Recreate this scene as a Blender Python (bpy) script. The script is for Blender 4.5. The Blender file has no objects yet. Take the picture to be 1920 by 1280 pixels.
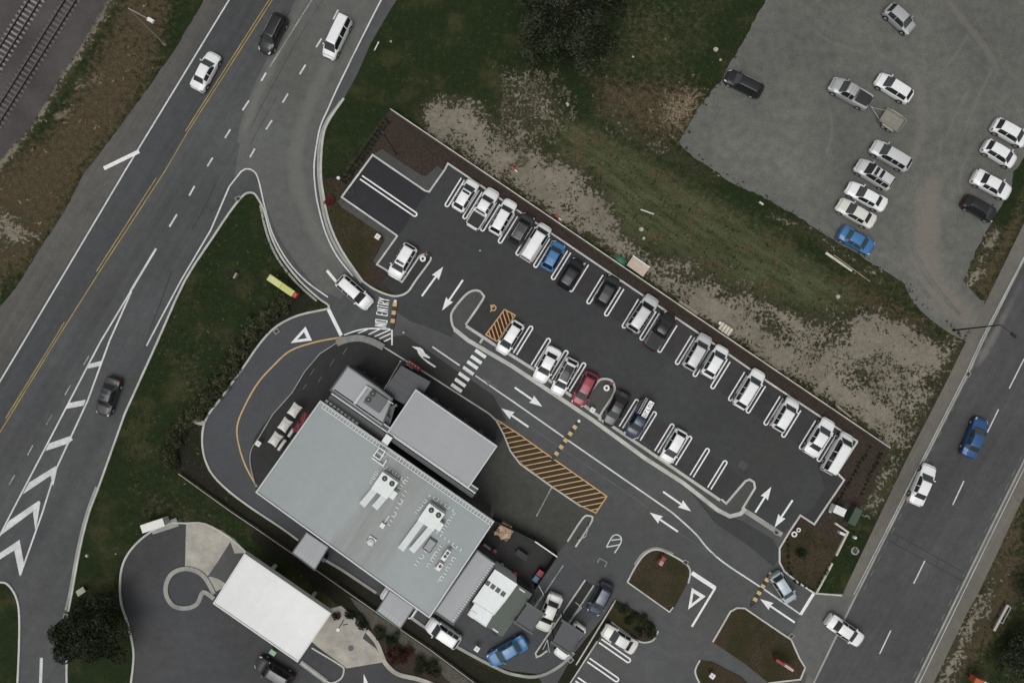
import bpy, bmesh, math, random
import numpy as np
from mathutils import Vector, Matrix
from mathutils.geometry import tessellate_polygon
R = math.radians
scene = bpy.context.scene
COL = scene.collection

# ------------------------------------------------------------------ camera, sky, sun, exposure
CAM_H = 80.0
cam_d = bpy.data.cameras.new('camera'); cam = bpy.data.objects.new('camera', cam_d); COL.objects.link(cam)
cam.location = (0, 0, CAM_H); cam.rotation_euler = (0, 0, 0)
cam_d.sensor_width = 36; cam_d.lens = 24; cam_d.clip_start = 1; cam_d.clip_end = 6000
scene.camera = cam
SUN_EL, SUN_AZ = 70, 205
world = bpy.data.worlds.new('World'); scene.world = world; world.use_nodes = True
wn = world.node_tree.nodes; wl = world.node_tree.links
bg = wn['Background']; bg.inputs[1].default_value = 0.102
sky = wn.new('ShaderNodeTexSky'); sky.sky_type = 'NISHITA'; sky.sun_disc = False
sky.sun_elevation = R(SUN_EL); sky.sun_rotation = R(SUN_AZ); sky.air_density = 1.0; sky.dust_density = 6.0; sky.ozone_density = 1.0
hs = wn.new('ShaderNodeHueSaturation'); hs.inputs['Saturation'].default_value = 0.05
wl.new(sky.outputs[0], hs.inputs['Color']); wl.new(hs.outputs[0], bg.inputs[0])
sun_d = bpy.data.lights.new('sun', 'SUN'); sun_d.energy = .55; sun_d.angle = R(48); sun_d.color = (1, .985, .95)
sun = bpy.data.objects.new('sun', sun_d); COL.objects.link(sun)
az = R(SUN_AZ); el = R(SUN_EL)
sd = Vector((math.sin(az)*math.cos(el), math.cos(az)*math.cos(el), math.sin(el)))
sun.rotation_euler = sd.to_track_quat('Z', 'Y').to_euler()
scene.view_settings.view_transform = 'Standard'; scene.view_settings.look = 'None'
scene.view_settings.exposure = 0.0; scene.view_settings.gamma = 1

# ------------------------------------------------------------------ survey grid: 16 units to the metre, origin under the middle of the site
def P(x, y, z=0.0):
    k = (CAM_H - z)/CAM_H
    return Vector(((x-960)/16*k, (640-y)/16*k, z))
def PL(pts, z=0.0): return [P(x, y, z) for x, y in pts]
U = Vector((0.821, -0.571, 0)); V = Vector((-0.571, -0.821, 0))     # long and short axis of the restaurant
ANG = math.atan2(-0.571, 0.821)

# ------------------------------------------------------------------ objects
def link(o): COL.objects.link(o); return o
def tag(o, label, cat, group=None):
    o['label'] = label; o['category'] = cat
    if group: o['group'] = group
    return o
def thing(name, label, cat, loc=(0, 0, 0), rz=0.0, group=None):
    o = bpy.data.objects.new(name, None); o.empty_display_size = .3; link(o)
    o.location = loc; o.rotation_euler = (0, 0, rz)
    return tag(o, label, cat, group)
class MB:
    def __init__(s): s.v = []; s.f = []; s.m = []; s.mi = 0
    def add(s, vs, fs):
        o = len(s.v); s.v += [tuple(p) for p in vs]
        for f in fs: s.f.append([o+i for i in f]); s.m.append(s.mi)
        return s
    def box(s, c, d, rz=0.0, top=1.0):
        x, y, z = d[0]/2, d[1]/2, d[2]/2; ca, sa = math.cos(rz), math.sin(rz); vs = []
        for k in (-1, 1):
            t = top if k > 0 else 1
            for i, j in ((-1, -1), (1, -1), (1, 1), (-1, 1)):
                a, b = i*x*t, j*y*t
                vs.append((c[0]+a*ca-b*sa, c[1]+a*sa+b*ca, c[2]+k*z))
        return s.add(vs, [(3, 2, 1, 0), (4, 5, 6, 7), (0, 1, 5, 4), (1, 2, 6, 5), (2, 3, 7, 6), (3, 0, 4, 7)])
    def tube(s, p0, p1, r0, r1=None, n=8, cap=True):
        r1 = r0 if r1 is None else r1; p0 = Vector(p0); p1 = Vector(p1); d = (p1-p0).normalized()
        a = d.cross(Vector((0, 0, 1)) if abs(d.z) < .9 else Vector((1, 0, 0))).normalized(); b = d.cross(a)
        vs = [p+(a*math.cos(2*math.pi*i/n)+b*math.sin(2*math.pi*i/n))*r for p, r in ((p0, r0), (p1, r1)) for i in range(n)]
        fs = [(i, i+n, (i+1) % n+n, (i+1) % n) for i in range(n)]
        if cap: fs += [tuple(range(n)), tuple(range(2*n-1, n-1, -1))]
        return s.add(vs, fs)
    def path(s, pts, r, n=6):
        for a, b in zip(pts, pts[1:]): s.tube(a, b, r, r, n)
        return s
    def disc(s, c, r, z, n=24):
        return s.add([(c[0]+r*math.cos(2*math.pi*i/n), c[1]+r*math.sin(2*math.pi*i/n), z) for i in range(n)], [tuple(range(n))])
    def poly(s, pts, z=None):
        pts = [Vector((p[0], p[1], p[2] if z is None and len(p) > 2 else (z or 0))) for p in pts]
        tr = tessellate_polygon([[Vector((p.x, p.y, 0)) for p in pts]])
        fs = []
        for a, b, c in tr:
            n = (pts[b]-pts[a]).cross(pts[c]-pts[a]).z
            fs.append((a, b, c) if n > 0 else (a, c, b))
        return s.add(pts, fs)
    def prism(s, pts, z0, z1, top=True, side=True):
        n = len(pts); ar = sum(pts[i][0]*pts[(i+1) % n][1]-pts[(i+1) % n][0]*pts[i][1] for i in range(n))
        if ar < 0: pts = pts[::-1]
        if side:
            vs = [(p[0], p[1], z0) for p in pts]+[(p[0], p[1], z1) for p in pts]
            s.add(vs, [(i, (i+1) % n, (i+1) % n+n, i+n) for i in range(n)])
        if top: s.poly(pts, z1)
        return s
    def ribbon(s, pts, w, z0, z1=None, closed=False):
        pts = [Vector((p[0], p[1], 0)) for p in pts]; n = len(pts); L = []; Rr = []
        for i in range(n):
            a = pts[i-1] if (i > 0 or closed) else None; b = pts[(i+1) % n] if (i < n-1 or closed) else None
            d0 = (pts[i]-a).normalized() if a is not None else None; d1 = (b-pts[i]).normalized() if b is not None else None
            d0 = d0 or d1; d1 = d1 or d0
            n0 = Vector((-d0.y, d0.x, 0)); n1 = Vector((-d1.y, d1.x, 0)); m = n0+n1
            m = m.normalized() if m.length > 1e-4 else n0
            k = min(2.2, 1/max(.3, m.dot(n0)))
            L.append(pts[i]+m*w/2*k); Rr.append(pts[i]-m*w/2*k)
        rng = range(n if closed else n-1)
        if z1 is None:
            vs = [(p.x, p.y, z0) for p in L+Rr]
            return s.add(vs, [(i, i+n, (i+1) % n+n, (i+1) % n) for i in rng])
        vs = [(p.x, p.y, z) for z in (z0, z1) for p in L+Rr]
        fs = []
        for i in rng:
            j = (i+1) % n
            fs += [(i+2*n, i+3*n, j+3*n, j+2*n), (i, i+2*n, j+2*n, j), (i+n, j+n, j+3*n, i+3*n)]
        if not closed: fs += [(0, n, 3*n, 2*n), (n-1, 3*n-1, 4*n-1, 2*n-1)]
        return s.add(vs, fs)
    def build(s, name, mats, parent=None, smooth=None, loc=None):
        me = bpy.data.meshes.new(name); me.from_pydata(s.v, [], s.f)
        mats = mats if isinstance(mats, (list, tuple)) else [mats]
        for m in mats: me.materials.append(m)
        if len(mats) > 1: me.polygons.foreach_set('material_index', s.m)
        if smooth is not None:
            me.polygons.foreach_set('use_smooth', [True]*len(me.polygons)); me.set_sharp_from_angle(angle=R(smooth))
        me.update()
        o = link(bpy.data.objects.new(name, me))
        if parent: o.parent = parent
        if loc is not None: o.location = loc
        return o
def copy_tree(o, parent=None):
    c = link(o.copy()); c.parent = parent
    for ch in o.children: copy_tree(ch, c)
    return c
def struct(o, kind='structure'): o['kind'] = kind; return o
def catmull(pts, n=6, closed=False):
    pts = [np.array(p, float) for p in pts]; m = len(pts); out = []
    for i in range(m if closed else m-1):
        g = lambda k: pts[k % m] if closed else pts[max(0, min(m-1, k))]
        p0, p1, p2, p3 = g(i-1), g(i), g(i+1), g(i+2)
        for t in np.linspace(0, 1, n, endpoint=False):
            out.append(tuple(.5*((2*p1)+(-p0+p2)*t+(2*p0-5*p1+4*p2-p3)*t*t+(-p0+3*p1-3*p2+p3)*t**3)))
    if not closed: out.append(tuple(pts[-1]))
    return out
def ragged(pts, step=7, amp=3.0, seed=1):
    rg = random.Random(seed); out = []; n = len(pts)
    for i in range(n):
        a = np.array(pts[i], float); b = np.array(pts[(i+1) % n], float); d = b-a; L = np.hypot(*d)
        k = max(1, int(L/step)); nn = np.array((-d[1], d[0]))/max(L, 1e-6)
        for j in range(k): out.append(tuple(a+d*j/k+nn*rg.uniform(-amp, amp)))
    return out

# ------------------------------------------------------------------ materials
def newmat(name):
    m = bpy.data.materials.new(name); m.use_nodes = True
    nt = m.node_tree; return m, nt, nt.nodes['Principled BSDF']
class NG:
    def __init__(s, nt):
        s.nt = nt; s.pos = s.n('ShaderNodeNewGeometry').outputs['Position']
    def n(s, t, **k):
        nd = s.nt.nodes.new(t)
        for a, b in k.items(): setattr(nd, a, b)
        return nd
    def l(s, a, b): s.nt.links.new(a, b)
    def put(s, sock, v):
        if hasattr(v, 'links') or hasattr(v, 'is_linked'): s.l(v, sock)
        else: sock.default_value = v
    def math(s, op, a, b=0.0, clamp=False):
        nd = s.n('ShaderNodeMath', operation=op, use_clamp=clamp); s.put(nd.inputs[0], a); s.put(nd.inputs[1], b); return nd.outputs[0]
    def noise(s, scale, detail=4, rough=.55, vec=None, off=0.0):
        nd = s.n('ShaderNodeTexNoise'); nd.inputs['Scale'].default_value = scale; nd.inputs['Detail'].default_value = detail; nd.inputs['Roughness'].default_value = rough
        v = vec or s.pos
        if off:
            a = s.n('ShaderNodeVectorMath', operation='ADD'); a.inputs[1].default_value = (off, off*.7, 0); s.l(v, a.inputs[0]); v = a.outputs[0]
        s.l(v, nd.inputs['Vector']); return nd.outputs['Fac']
    def vor(s, scale, vec=None):
        nd = s.n('ShaderNodeTexVoronoi'); nd.inputs['Scale'].default_value = scale; s.l(vec or s.pos, nd.inputs['Vector']); return nd.outputs['Distance']
    def map(s, v, a, b, c=0.0, d=1.0, smooth=False):
        nd = s.n('ShaderNodeMapRange'); nd.interpolation_type = 'SMOOTHSTEP' if smooth else 'LINEAR'; s.put(nd.inputs[0], v)
        for i, x in enumerate((a, b, c, d)): nd.inputs[i+1].default_value = x
        return nd.outputs[0]
    def mix(s, f, a, b, mode='MIX'):
        nd = s.n('ShaderNodeMix', data_type='RGBA', blend_type=mode); s.put(nd.inputs[0], f)
        s.put(nd.inputs[6], (*a, 1) if isinstance(a, tuple) and len(a) == 3 else a); s.put(nd.inputs[7], (*b, 1) if isinstance(b, tuple) and len(b) == 3 else b)
        return nd.outputs[2]
    def scale(s, c, f):
        nd = s.n('ShaderNodeVectorMath', operation='SCALE'); s.put(nd.inputs[0], c); s.put(nd.inputs[3], f); return nd.outputs[0]
    def rot(s, ang, sx, sy):
        m = s.n('ShaderNodeMapping'); m.inputs['Rotation'].default_value = (0, 0, ang)
        m2 = s.n('ShaderNodeMapping'); m2.inputs['Scale'].default_value = (sx, sy, 1)
        s.l(s.pos, m.inputs[0]); s.l(m.outputs[0], m2.inputs[0]); return m2.outputs[0]
    def bump(s, h, strength, dist, bs):
        b = s.n('ShaderNodeBump'); b.inputs['Strength'].default_value = strength; b.inputs['Distance'].default_value = dist
        s.l(h, b.inputs['Height']); s.l(b.outputs[0], bs.inputs['Normal'])
def plain(name, col, rough=.6, metal=0.0, coat=0.0, var=.06, spec=.5):
    m, nt, bs = newmat(name); g = NG(nt)
    if var:
        tc = g.n('ShaderNodeTexCoord').outputs['Object']
        f = g.map(g.noise(2.2, 4, .6, tc), .25, .75, 1-var, 1+var); g.l(g.scale((col[0], col[1], col[2]), f), bs.inputs['Base Color'])
    else: bs.inputs['Base Color'].default_value = (*col, 1)
    bs.inputs['Roughness'].default_value = rough; bs.inputs['Metallic'].default_value = metal
    bs.inputs['Coat Weight'].default_value = coat; bs.inputs['Coat Roughness'].default_value = .08; bs.inputs['Specular IOR Level'].default_value = spec
    return m
def asphalt(name, col, large=.18, mid=.16, fine=.30, streak=None, samt=.18, tint=(.97, 1.0, 1.03), rough=.85, stain=.25, over=None, drip=.22):
    col = tuple(x*1.19 for x in col)
    m, nt, bs = newmat(name); g = NG(nt)
    f = g.math('MULTIPLY', g.map(g.noise(.07, 3), .3, .7, 1-large, 1+large), g.map(g.noise(.9, 5, .65, off=31), .25, .75, 1-mid, 1+mid))
    f = g.math('MULTIPLY', f, g.map(g.noise(9, 3, .7, off=7), .2, .8, 1-fine, 1+fine))
    if streak is not None:
        f = g.math('MULTIPLY', f, g.map(g.noise(1, 4, .6, g.rot(streak, .02, .55)), .25, .75, 1-samt, 1+samt))
        f = g.math('MULTIPLY', f, g.map(g.noise(1, 3, .6, g.rot(streak, .012, 2.6)), .25, .75, 1-samt*.5, 1+samt*.5))
    f = g.math('MULTIPLY', f, g.map(g.noise(.33, 6, .7, off=77), .60, .78, 1, 1-stain, True))     # oil and damp patches
    c = g.scale(col, f)
    c = g.mix(g.map(g.noise(.11, 3, off=13), .35, .65), c, g.mix(1.0, c, tuple(tint), 'MULTIPLY'))
    sp_ = g.vor(.62); k = g.math('MULTIPLY', g.map(sp_, .03, .22, 1, 0, True), g.map(g.noise(.35, 2, .5, off=61), .50, .62, 0, 1, True))     # oil drips
    k = g.math('MULTIPLY', k, g.map(g.noise(6, 4, .7, off=19), .3, .65)); c = g.scale(c, g.map(k, 0, 1, 1, 1-drip))
    if over:      # gravel or dust worn through along a band
        at = g.n('ShaderNodeAttribute'); at.attribute_name = 'fade'; oc, amt = over
        top = g.mix(g.map(g.noise(7, 5, .7), .3, .7), tuple(x*.8 for x in oc), tuple(x*1.2 for x in oc))
        nn = g.math('ADD', g.math('MULTIPLY', g.noise(.9, 5, .65), .6), g.math('MULTIPLY', g.noise(7, 4, .75), .4))
        k = g.math('MULTIPLY', g.map(g.math('ADD', at.outputs['Fac'], g.math('MULTIPLY', g.math('SUBTRACT', nn, .5), 1.6)), .15, .95, 0, amt, True), g.map(at.outputs['Fac'], 0, .2, 0, 1))
        c = g.mix(k, c, top)
    g.l(c, bs.inputs['Base Color']); bs.inputs['Roughness'].default_value = rough; bs.inputs['Specular IOR Level'].default_value = .35
    g.bump(g.noise(14, 3, .7), .35, .02, bs)
    return m
def paint(name, col, under=(.05, .05, .052), wear=.5, rough=.7):
    m, nt, bs = newmat(name); g = NG(nt)
    n = g.math('ADD', g.math('MULTIPLY', g.noise(5, 6, .75), .6), g.math('MULTIPLY', g.noise(.5, 3, .6, off=9), .4))
    k = g.map(n, .5-.22*(1-wear)-.1, .66-.05*wear, 0, wear, True)
    c = g.mix(k, g.scale(col, g.map(g.noise(2.5, 5), .3, .7, .86, 1.08)), under)
    g.l(c, bs.inputs['Base Color']); bs.inputs['Roughness'].default_value = rough; return m
def concrete(name, col, dirt=.35, sc=1.0):
    col = tuple(x*1.28 for x in col)
    m, nt, bs = newmat(name); g = NG(nt)
    f = g.math('MULTIPLY', g.map(g.noise(.5*sc, 6, .65), .25, .75, 1-dirt, 1+dirt*.5), g.map(g.noise(6*sc, 4, .7), .2, .8, .85, 1.12))
    c = g.scale(col, f); c = g.mix(g.map(g.noise(1.3*sc, 6, .7, off=5), .55, .75, 0, dirt), c, (.07, .065, .055))
    g.l(c, bs.inputs['Base Color']); bs.inputs['Roughness'].default_value = .85; g.bump(g.noise(10, 4, .7), .3, .015, bs); return m
def mulch(name, a, b, green=None, gt=.5):
    a, b = tuple(x*1.25 for x in a), tuple(x*1.25 for x in b); green = green and tuple(x*1.25 for x in green)
    m, nt, bs = newmat(name); g = NG(nt)
    c = g.mix(g.map(g.noise(7, 6, .8), .3, .7), a, b)
    c = g.scale(c, g.map(g.vor(5.5), .05, .6, .55, 1.3))
    if green:
        k = g.map(g.math('ADD', g.noise(.28, 5, .6, off=3), g.math('MULTIPLY', g.noise(4, 5, .7), .35)), gt+.1, gt+.28, 0, 1, True)
        c = g.mix(k, c, g.mix(g.map(g.noise(6, 5, .75, off=8), .3, .7), green, tuple(x*2.1 for x in green)))
    g.l(c, bs.inputs['Base Color']); bs.inputs['Roughness'].default_value = 1; bs.inputs['Specular IOR Level'].default_value = .1
    g.bump(g.noise(9, 5, .8), .9, .12, bs); return m
def leafmat(name, a, b, rough=.6):
    m, nt, bs = newmat(name); g = NG(nt)
    at = g.n('ShaderNodeAttribute'); at.attribute_name = 'tone'
    g.l(g.mix(at.outputs['Fac'], a, b), bs.inputs['Base Color']); bs.inputs['Roughness'].default_value = .8; bs.inputs['Specular IOR Level'].default_value = .08
    return m
M = {}
HW = math.atan2(320, 195)                  # direction of both main roads on the grid
M['highway'] = asphalt('highway_asphalt', (.060, .061, .061), streak=-HW, samt=.16, stain=.12)
M['lane'] = asphalt('worn_lane_asphalt', (.050, .051, .052), large=.08, streak=-HW, samt=.2, stain=.15)
M['shoulder'] = asphalt('chip_seal', (.076, .0735, .069), streak=-HW, samt=.22, fine=.4, tint=(1.03, 1, .95))
M['slip'] = asphalt('slip_lane_asphalt', (.090, .091, .083), large=.12, samt=.12, tint=(.97, 1, 1.03))
M['site'] = asphalt('site_asphalt', (.064, .0645, .063), tint=(.97, 1.0, 1.03))
M['carpark'] = asphalt('new_asphalt', (.0385, .0387, .038), large=.12, mid=.14, fine=.22, drip=.45, tint=(.96, 1, 1.06))
M['bay'] = asphalt('black_asphalt', (.024, .024, .027), large=.2, mid=.2, fine=.25, tint=(.95, 1, 1.1))
M['bayrow'] = asphalt('bay_asphalt', (.033, .032, .033), large=.2, drip=.6, mid=.2, fine=.25, tint=(1.06, 1, 1.04))
M['drive'] = asphalt('drive_through_asphalt', (.058, .059, .061), large=.1, mid=.1, tint=(.95, 1, 1.07))
M['apron'] = asphalt('apron_asphalt', (.026, .0265, .025), mid=.2, tint=(.96, 1.02, 1.02))
M['rear'] = asphalt('rear_lot_asphalt', (.047, .047, .043), mid=.22, tint=(1, 1, .95))
M['island'] = asphalt('island_asphalt', (.058, .058, .054), mid=.15, tint=(.97, 1, 1))
M['fuel'] = asphalt('forecourt_asphalt', (.047, .047, .048), large=.2, tint=(.97, 1, 1.04))
M['gravel'] = asphalt('gravel', (.100, .100, .090), large=.2, mid=.26, fine=.6, tint=(1.0, 1.0, 1.0), stain=.15)
M['graveltrack'] = asphalt('pale_gravel', (.19, .165, .135), mid=.3, fine=.5, tint=(1, 1, .95), stain=.3)
M['footway'] = asphalt('footway', (.112, .104, .092), mid=.14, fine=.3, streak=-HW, samt=.1, tint=(1, 1, .98))
M['road2'] = asphalt('side_road_asphalt', (.056, .0555, .056), streak=-HW, samt=.16, stain=.1, tint=(1.03, 1, 1.02))
M['patch'] = asphalt('tar_patch', (.030, .029, .028))
M['brown'] = asphalt('brown_surface', (.038, .026, .014), mid=.3, tint=(1, 1, .9))
M['brickred'] = asphalt('red_brown_surface', (.042, .014, .006), mid=.3, tint=(1, 1, .9))
M['white'] = paint('white_road_paint', (.80, .81, .80), wear=.42)
M['oldwhite'] = paint('worn_white_paint', (.48, .48, .46), wear=.8)
M['fade'] = paint('faded_paint', (.17, .17, .165), wear=.7)
M['bright'] = paint('fresh_white_paint', (.86, .87, .86), wear=.14)
M['yellow'] = paint('yellow_road_paint', (.45, .34, .10), wear=.55)
M['orange'] = paint('orange_road_paint', (.66, .42, .19), wear=.3)
M['crack'] = plain('bitumen_seal', (.012, .012, .012), .5)
M['kerb'] = concrete('kerb_concrete', (.40, .40, .37), .3)
M['kerbw'] = paint('white_kerb_paint', (.66, .66, .63), under=(.25, .25, .23), wear=.55)
M['conc'] = concrete('pale_concrete', (.33, .31, .27), .4)
M['channel'] = concrete('channel_concrete', (.26, .26, .24), .35)
M['mulch'] = mulch('mulch', (.024, .018, .015), (.050, .038, .031))
M['mulchg'] = mulch('mulch_with_weeds', (.026, .020, .013), (.056, .043, .027), (.021, .020, .0095), .49)
M['verge'] = mulch('verge_grass', (.028, .034, .013), (.036, .034, .016), (.019, .028, .011), .48)
M['bed'] = mulch('dark_bed', (.013, .012, .009), (.026, .024, .018), (.012, .013, .008), .5)
M['greysoil'] = mulch('grey_soil', (.062, .058, .047), (.090, .084, .070))
M['bark'] = concrete('bark', (.06, .045, .03), .3, 3)
M['steel'] = plain('galvanised_steel', (.42, .43, .42), .45, .6)
M['darksteel'] = plain('dark_steel', (.02, .02, .021), .5, .3)
M['black'] = plain('black_plastic', (.010, .010, .011), .55)
M['wplast'] = plain('white_plastic', (.72, .72, .69), .5)
M['wood'] = concrete('weathered_timber', (.32, .25, .17), .4, 3)
# ------------------------------------------------------------------ the ground, one sheet to the horizon
def inpoly(px, py, poly):
    poly = np.array(poly, float); ins = np.zeros(px.shape, bool); d = np.full(px.shape, 1e9)
    for i in range(len(poly)):
        (x0, y0), (x1, y1) = poly[i-1], poly[i]
        c = ((y0 > py) != (y1 > py)); ins ^= c & (px < (x1-x0)*(py-y0)/((y1-y0) if y1 != y0 else 1e-9)+x0)
        L = (x1-x0)**2+(y1-y0)**2+1e-9; t = np.clip(((px-x0)*(x1-x0)+(py-y0)*(y1-y0))/L, 0, 1)
        d = np.minimum(d, np.hypot(px-x0-t*(x1-x0), py-y0-t*(y1-y0)))
    return np.where(ins, d, -d)
def soft(px, py, poly, s=14, w=1.0):
    s = s*1.9
    return w*np.clip(.5+inpoly(px, py, poly)/(2*s), 0, 1)
SOIL = [([(797,210),(828,194),(880,196),(912,228),(950,262),(990,290),(1040,300),(1085,325),(1130,375),(1155,425),(1120,450),(1080,425),(1000,375),(900,312),(850,272),(808,243)], 16, 1.0),
        ([(935,160),(975,140),(1035,165),(1050,205),(1010,290),(965,290),(935,230)], 22, .50),
        ([(1200,470),(1290,488),(1360,520),(1440,560),(1500,590),(1590,588),(1690,598),(1745,635),(1800,640),(1805,660),(1770,722),(1740,775),(1700,850),(1665,840),(1560,768),(1450,692),(1350,620),(1240,540)], 18, .56),
        ([(1225,525),(1290,530),(1380,575),(1470,640),(1560,690),(1640,740),(1690,790),(1668,825),(1600,780),(1500,715),(1400,645),(1300,575)], 9, 1.05), ([(1120,385),(1160,425),(1230,490),(1300,535),(1240,545),(1140,470),(1090,425)], 10, .62), ([(1590,600),(1640,588),(1700,605),(1750,640),(1765,690),(1720,700),(1650,680),(1600,655)], 10, 1.05), ([(1420,560),(1500,595),(1520,625),(1470,620)], 8, .9),
        ([(1115,180),(1160,210),(1210,255),(1290,290),(1350,330),(1340,345),(1270,310),(1190,275),(1110,215)], 12, .40),
        ([(1440,400),(1520,420),(1640,500),(1700,545),(1690,560),(1600,500),(1500,440)], 10, .40),
        ([(1800,540),(1830,480),(1860,420),(1878,430),(1845,510),(1820,555)], 8, .55),
        ([(1840,930),(1880,860),(1905,880),(1700,1300),(1650,1300)], 10, .0),
        ([(1700,860),(1668,935),(1640,960),(1615,955),(1640,905),(1665,845)], 12, .62),
        ([(1835,1110),(1815,1145),(1750,1285),(1785,1285),(1850,1140)], 8, .62),
        ([(1860,1060),(1880,1050),(1860,1160),(1830,1200),(1820,1190)], 8, .5),
        ([(-40,420),(20,380),(60,420),(70,440),(20,470),(-40,500)], 12, .45),
        ([(140,150),(158,140),(160,165),(140,168)], 6, .6)]
DRY = [([(235,-20),(330,-20),(300,120),(240,230),(160,330),(110,430),(60,490),(-40,580),(-40,330),(80,250),(150,150)], 30, .95),
       ([(-60,300),(60,250),(120,300),(60,420),(-60,470)], 25, .5),
       ([(1110,145),(1300,155),(1325,215),(1280,270),(1200,262),(1130,215)], 34, 1.0),
       ([(1130,-20),(1300,-20),(1280,120),(1160,160),(1130,80)], 40, .52),
       ([(1050,230),(1260,270),(1500,430),(1800,600),(1780,650),(1500,560),(1250,500),(1120,420),(1030,290)], 60, .34), ([(1180,300),(1300,330),(1420,400),(1420,440),(1300,420),(1190,370)], 40, .5),
       ([(1560,500),(1700,560),(1790,620),(1720,640),(1620,600)], 22, .75),
       ([(1880,430),(1920,360),(1920,420),(1850,565),(1815,545)], 12, .85),
       ([(1860,960),(1930,900),(1930,1120),(1860,1230),(1800,1300),(1740,1300),(1835,1110)], 20, .75),
       ([(310,640),(400,640),(400,760),(330,770)], 40, .62), ([(260,760),(330,720),(320,840),(250,960),(190,960)], 40, .42), ([(300,640),(360,560),(430,600),(380,680),(300,720)], 30, .42), ([(260,900),(480,990),(560,1050),(380,990),(250,985)], 25, .6)]
STRAW = [([(1238,195),(1262,180),(1315,170),(1308,205),(1275,240),(1245,238)], 20, .85), ([(150,140),(205,130),(200,160),(165,170)], 8, .5), ([(95,205),(140,195),(135,225),(95,235)], 8, .6)]
BALL = [([(-60,-60),(200,-60),(205,0),(150,90),(110,150),(60,235),(0,300),(-60,380)], 10, 1.0)]
PATHS = [([(200,-40),(222,-40),(215,5),(150,110),(80,215),(20,300),(-40,375),(-40,340),(60,230),(130,110)], 7, .75)]
# finer rows inside the site, a few far ones out to the horizon
xs = np.concatenate([[-3000, -900, -300, -140, -90], np.arange(-68, 68.01, .33), [90, 140, 300, 900, 3000]])
ys = np.concatenate([[-3000, -900, -300, -120, -70], np.arange(-47, 47.01, .33), [70, 120, 300, 900, 3000]])
GX, GY = np.meshgrid(xs, ys); PX = GX*16+960; PY = 640-GY*16
def field(lst):
    a = np.zeros(GX.shape)
    for poly, s, w in lst: a = np.maximum(a, soft(PX, PY, poly, s, w))
    return a
zone = np.stack([np.maximum(field(SOIL), field(PATHS)), field(DRY), field(BALL), field(STRAW)], -1).reshape(-1, 4)
me = bpy.data.meshes.new('ground'); nx, ny = len(xs), len(ys)
idx = np.arange(nx*ny).reshape(ny, nx); q = np.stack([idx[:-1, :-1], idx[:-1, 1:], idx[1:, 1:], idx[1:, :-1]], -1).reshape(-1, 4)
co = np.stack([GX, GY, np.zeros(GX.shape)], -1).reshape(-1, 3)
me.vertices.add(len(co)); me.vertices.foreach_set('co', co.ravel()); me.loops.add(q.size); me.loops.foreach_set('vertex_index', q.ravel())
me.polygons.add(len(q)); me.polygons.foreach_set('loop_start', np.arange(len(q))*4); me.polygons.foreach_set('loop_total', np.full(len(q), 4)); me.update()
ca = me.color_attributes.new('zone', 'FLOAT_COLOR', 'POINT'); ca.data.foreach_set('color', zone.astype(np.float32).ravel())
m, nt, bs = newmat('ground_cover'); g = NG(nt)
at = g.n('ShaderNodeVertexColor'); at.layer_name = 'zone'; sp = g.n('ShaderNodeSeparateColor'); g.l(at.outputs['Color'], sp.inputs[0])
rS, rD, rB, rT = sp.outputs[0], sp.outputs[1], sp.outputs[2], at.outputs['Alpha']
n1 = g.noise(.22, 4, .6); n2 = g.noise(1.6, 6, .7, off=11); n3 = g.noise(5.5, 6, .75, off=23); n4 = g.noise(14, 3, .7, off=41)
gr = g.mix(g.map(n3, .3, .7), (.010, .0175, .0068), (.025, .037, .0135))
gr = g.mix(g.map(n1, .48, .70, 0, .7, True), gr, g.mix(g.map(n3, .3, .7), (.032, .032, .014), (.082, .076, .036)))
gr = g.scale(gr, g.map(n2, .25, .75, .7, 1.35))
ao = g.n('ShaderNodeAttribute'); ao.attribute_name = 'olive'; st = g.noise(1, 5, .7, g.rot(.59, .18, 1.1))
ov = g.mix(g.map(g.math('ADD', n3, g.math('MULTIPLY', g.math('SUBTRACT', st, .5), .9)), .3, .72), (.025, .034, .013), (.100, .106, .055)); ov = g.mix(g.map(g.noise(.35, 5, .65, off=71), .5, .66, 0, .85, True), ov, g.mix(g.map(n3, .3, .7), (.045, .034, .018), (.13, .098, .058)))
lf = g.map(g.noise(2.3, 5, .66, off=33), .56, .64, 0, 1, True); lf = g.math('MULTIPLY', lf, g.map(g.noise(.45, 4, .6, off=83), .42, .6, 0, .8, True)); ov = g.mix(lf, ov, g.mix(g.map(n4, .3, .7), (.085, .088, .052), (.17, .165, .11)))
gr = g.mix(g.map(g.math('ADD', ao.outputs['Fac'], g.math('MULTIPLY', g.math('SUBTRACT', n2, .5), .9)), .3, .8, 0, 1, True), gr, ov)
dry = g.mix(g.map(n3, .3, .7), (.032, .025, .014), (.110, .086, .052)); dry = g.scale(dry, g.map(n2, .25, .75, .6, 1.4))
c = g.mix(g.map(g.math('ADD', rD, g.math('MULTIPLY', g.math('SUBTRACT', n2, .5), 1.3)), .35, .75, 0, 1, True), gr, dry)
straw = g.mix(g.map(n3, .4, .62), (.045, .034, .02), (.30, .24, .17))
c = g.mix(g.map(g.math('ADD', rT, g.math('MULTIPLY', g.math('SUBTRACT', n2, .5), 1.2)), .35, .6, 0, 1, True), c, straw)
c = g.mix(g.map(g.math('ADD', rS, g.math('MULTIPLY', g.math('SUBTRACT', n2, .5), .5)), .08, .40, 0, .8, True), c, g.mix(g.map(n3, .3, .7), (.024, .024, .012), (.082, .076, .046)))
so = g.mix(g.map(n2, .25, .75), (.155, .138, .108), (.262, .230, .183)); so = g.scale(so, g.map(n4, .2, .8, .8, 1.18)); so = g.scale(so, g.map(n1, .3, .7, .78, 1.15))
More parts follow.
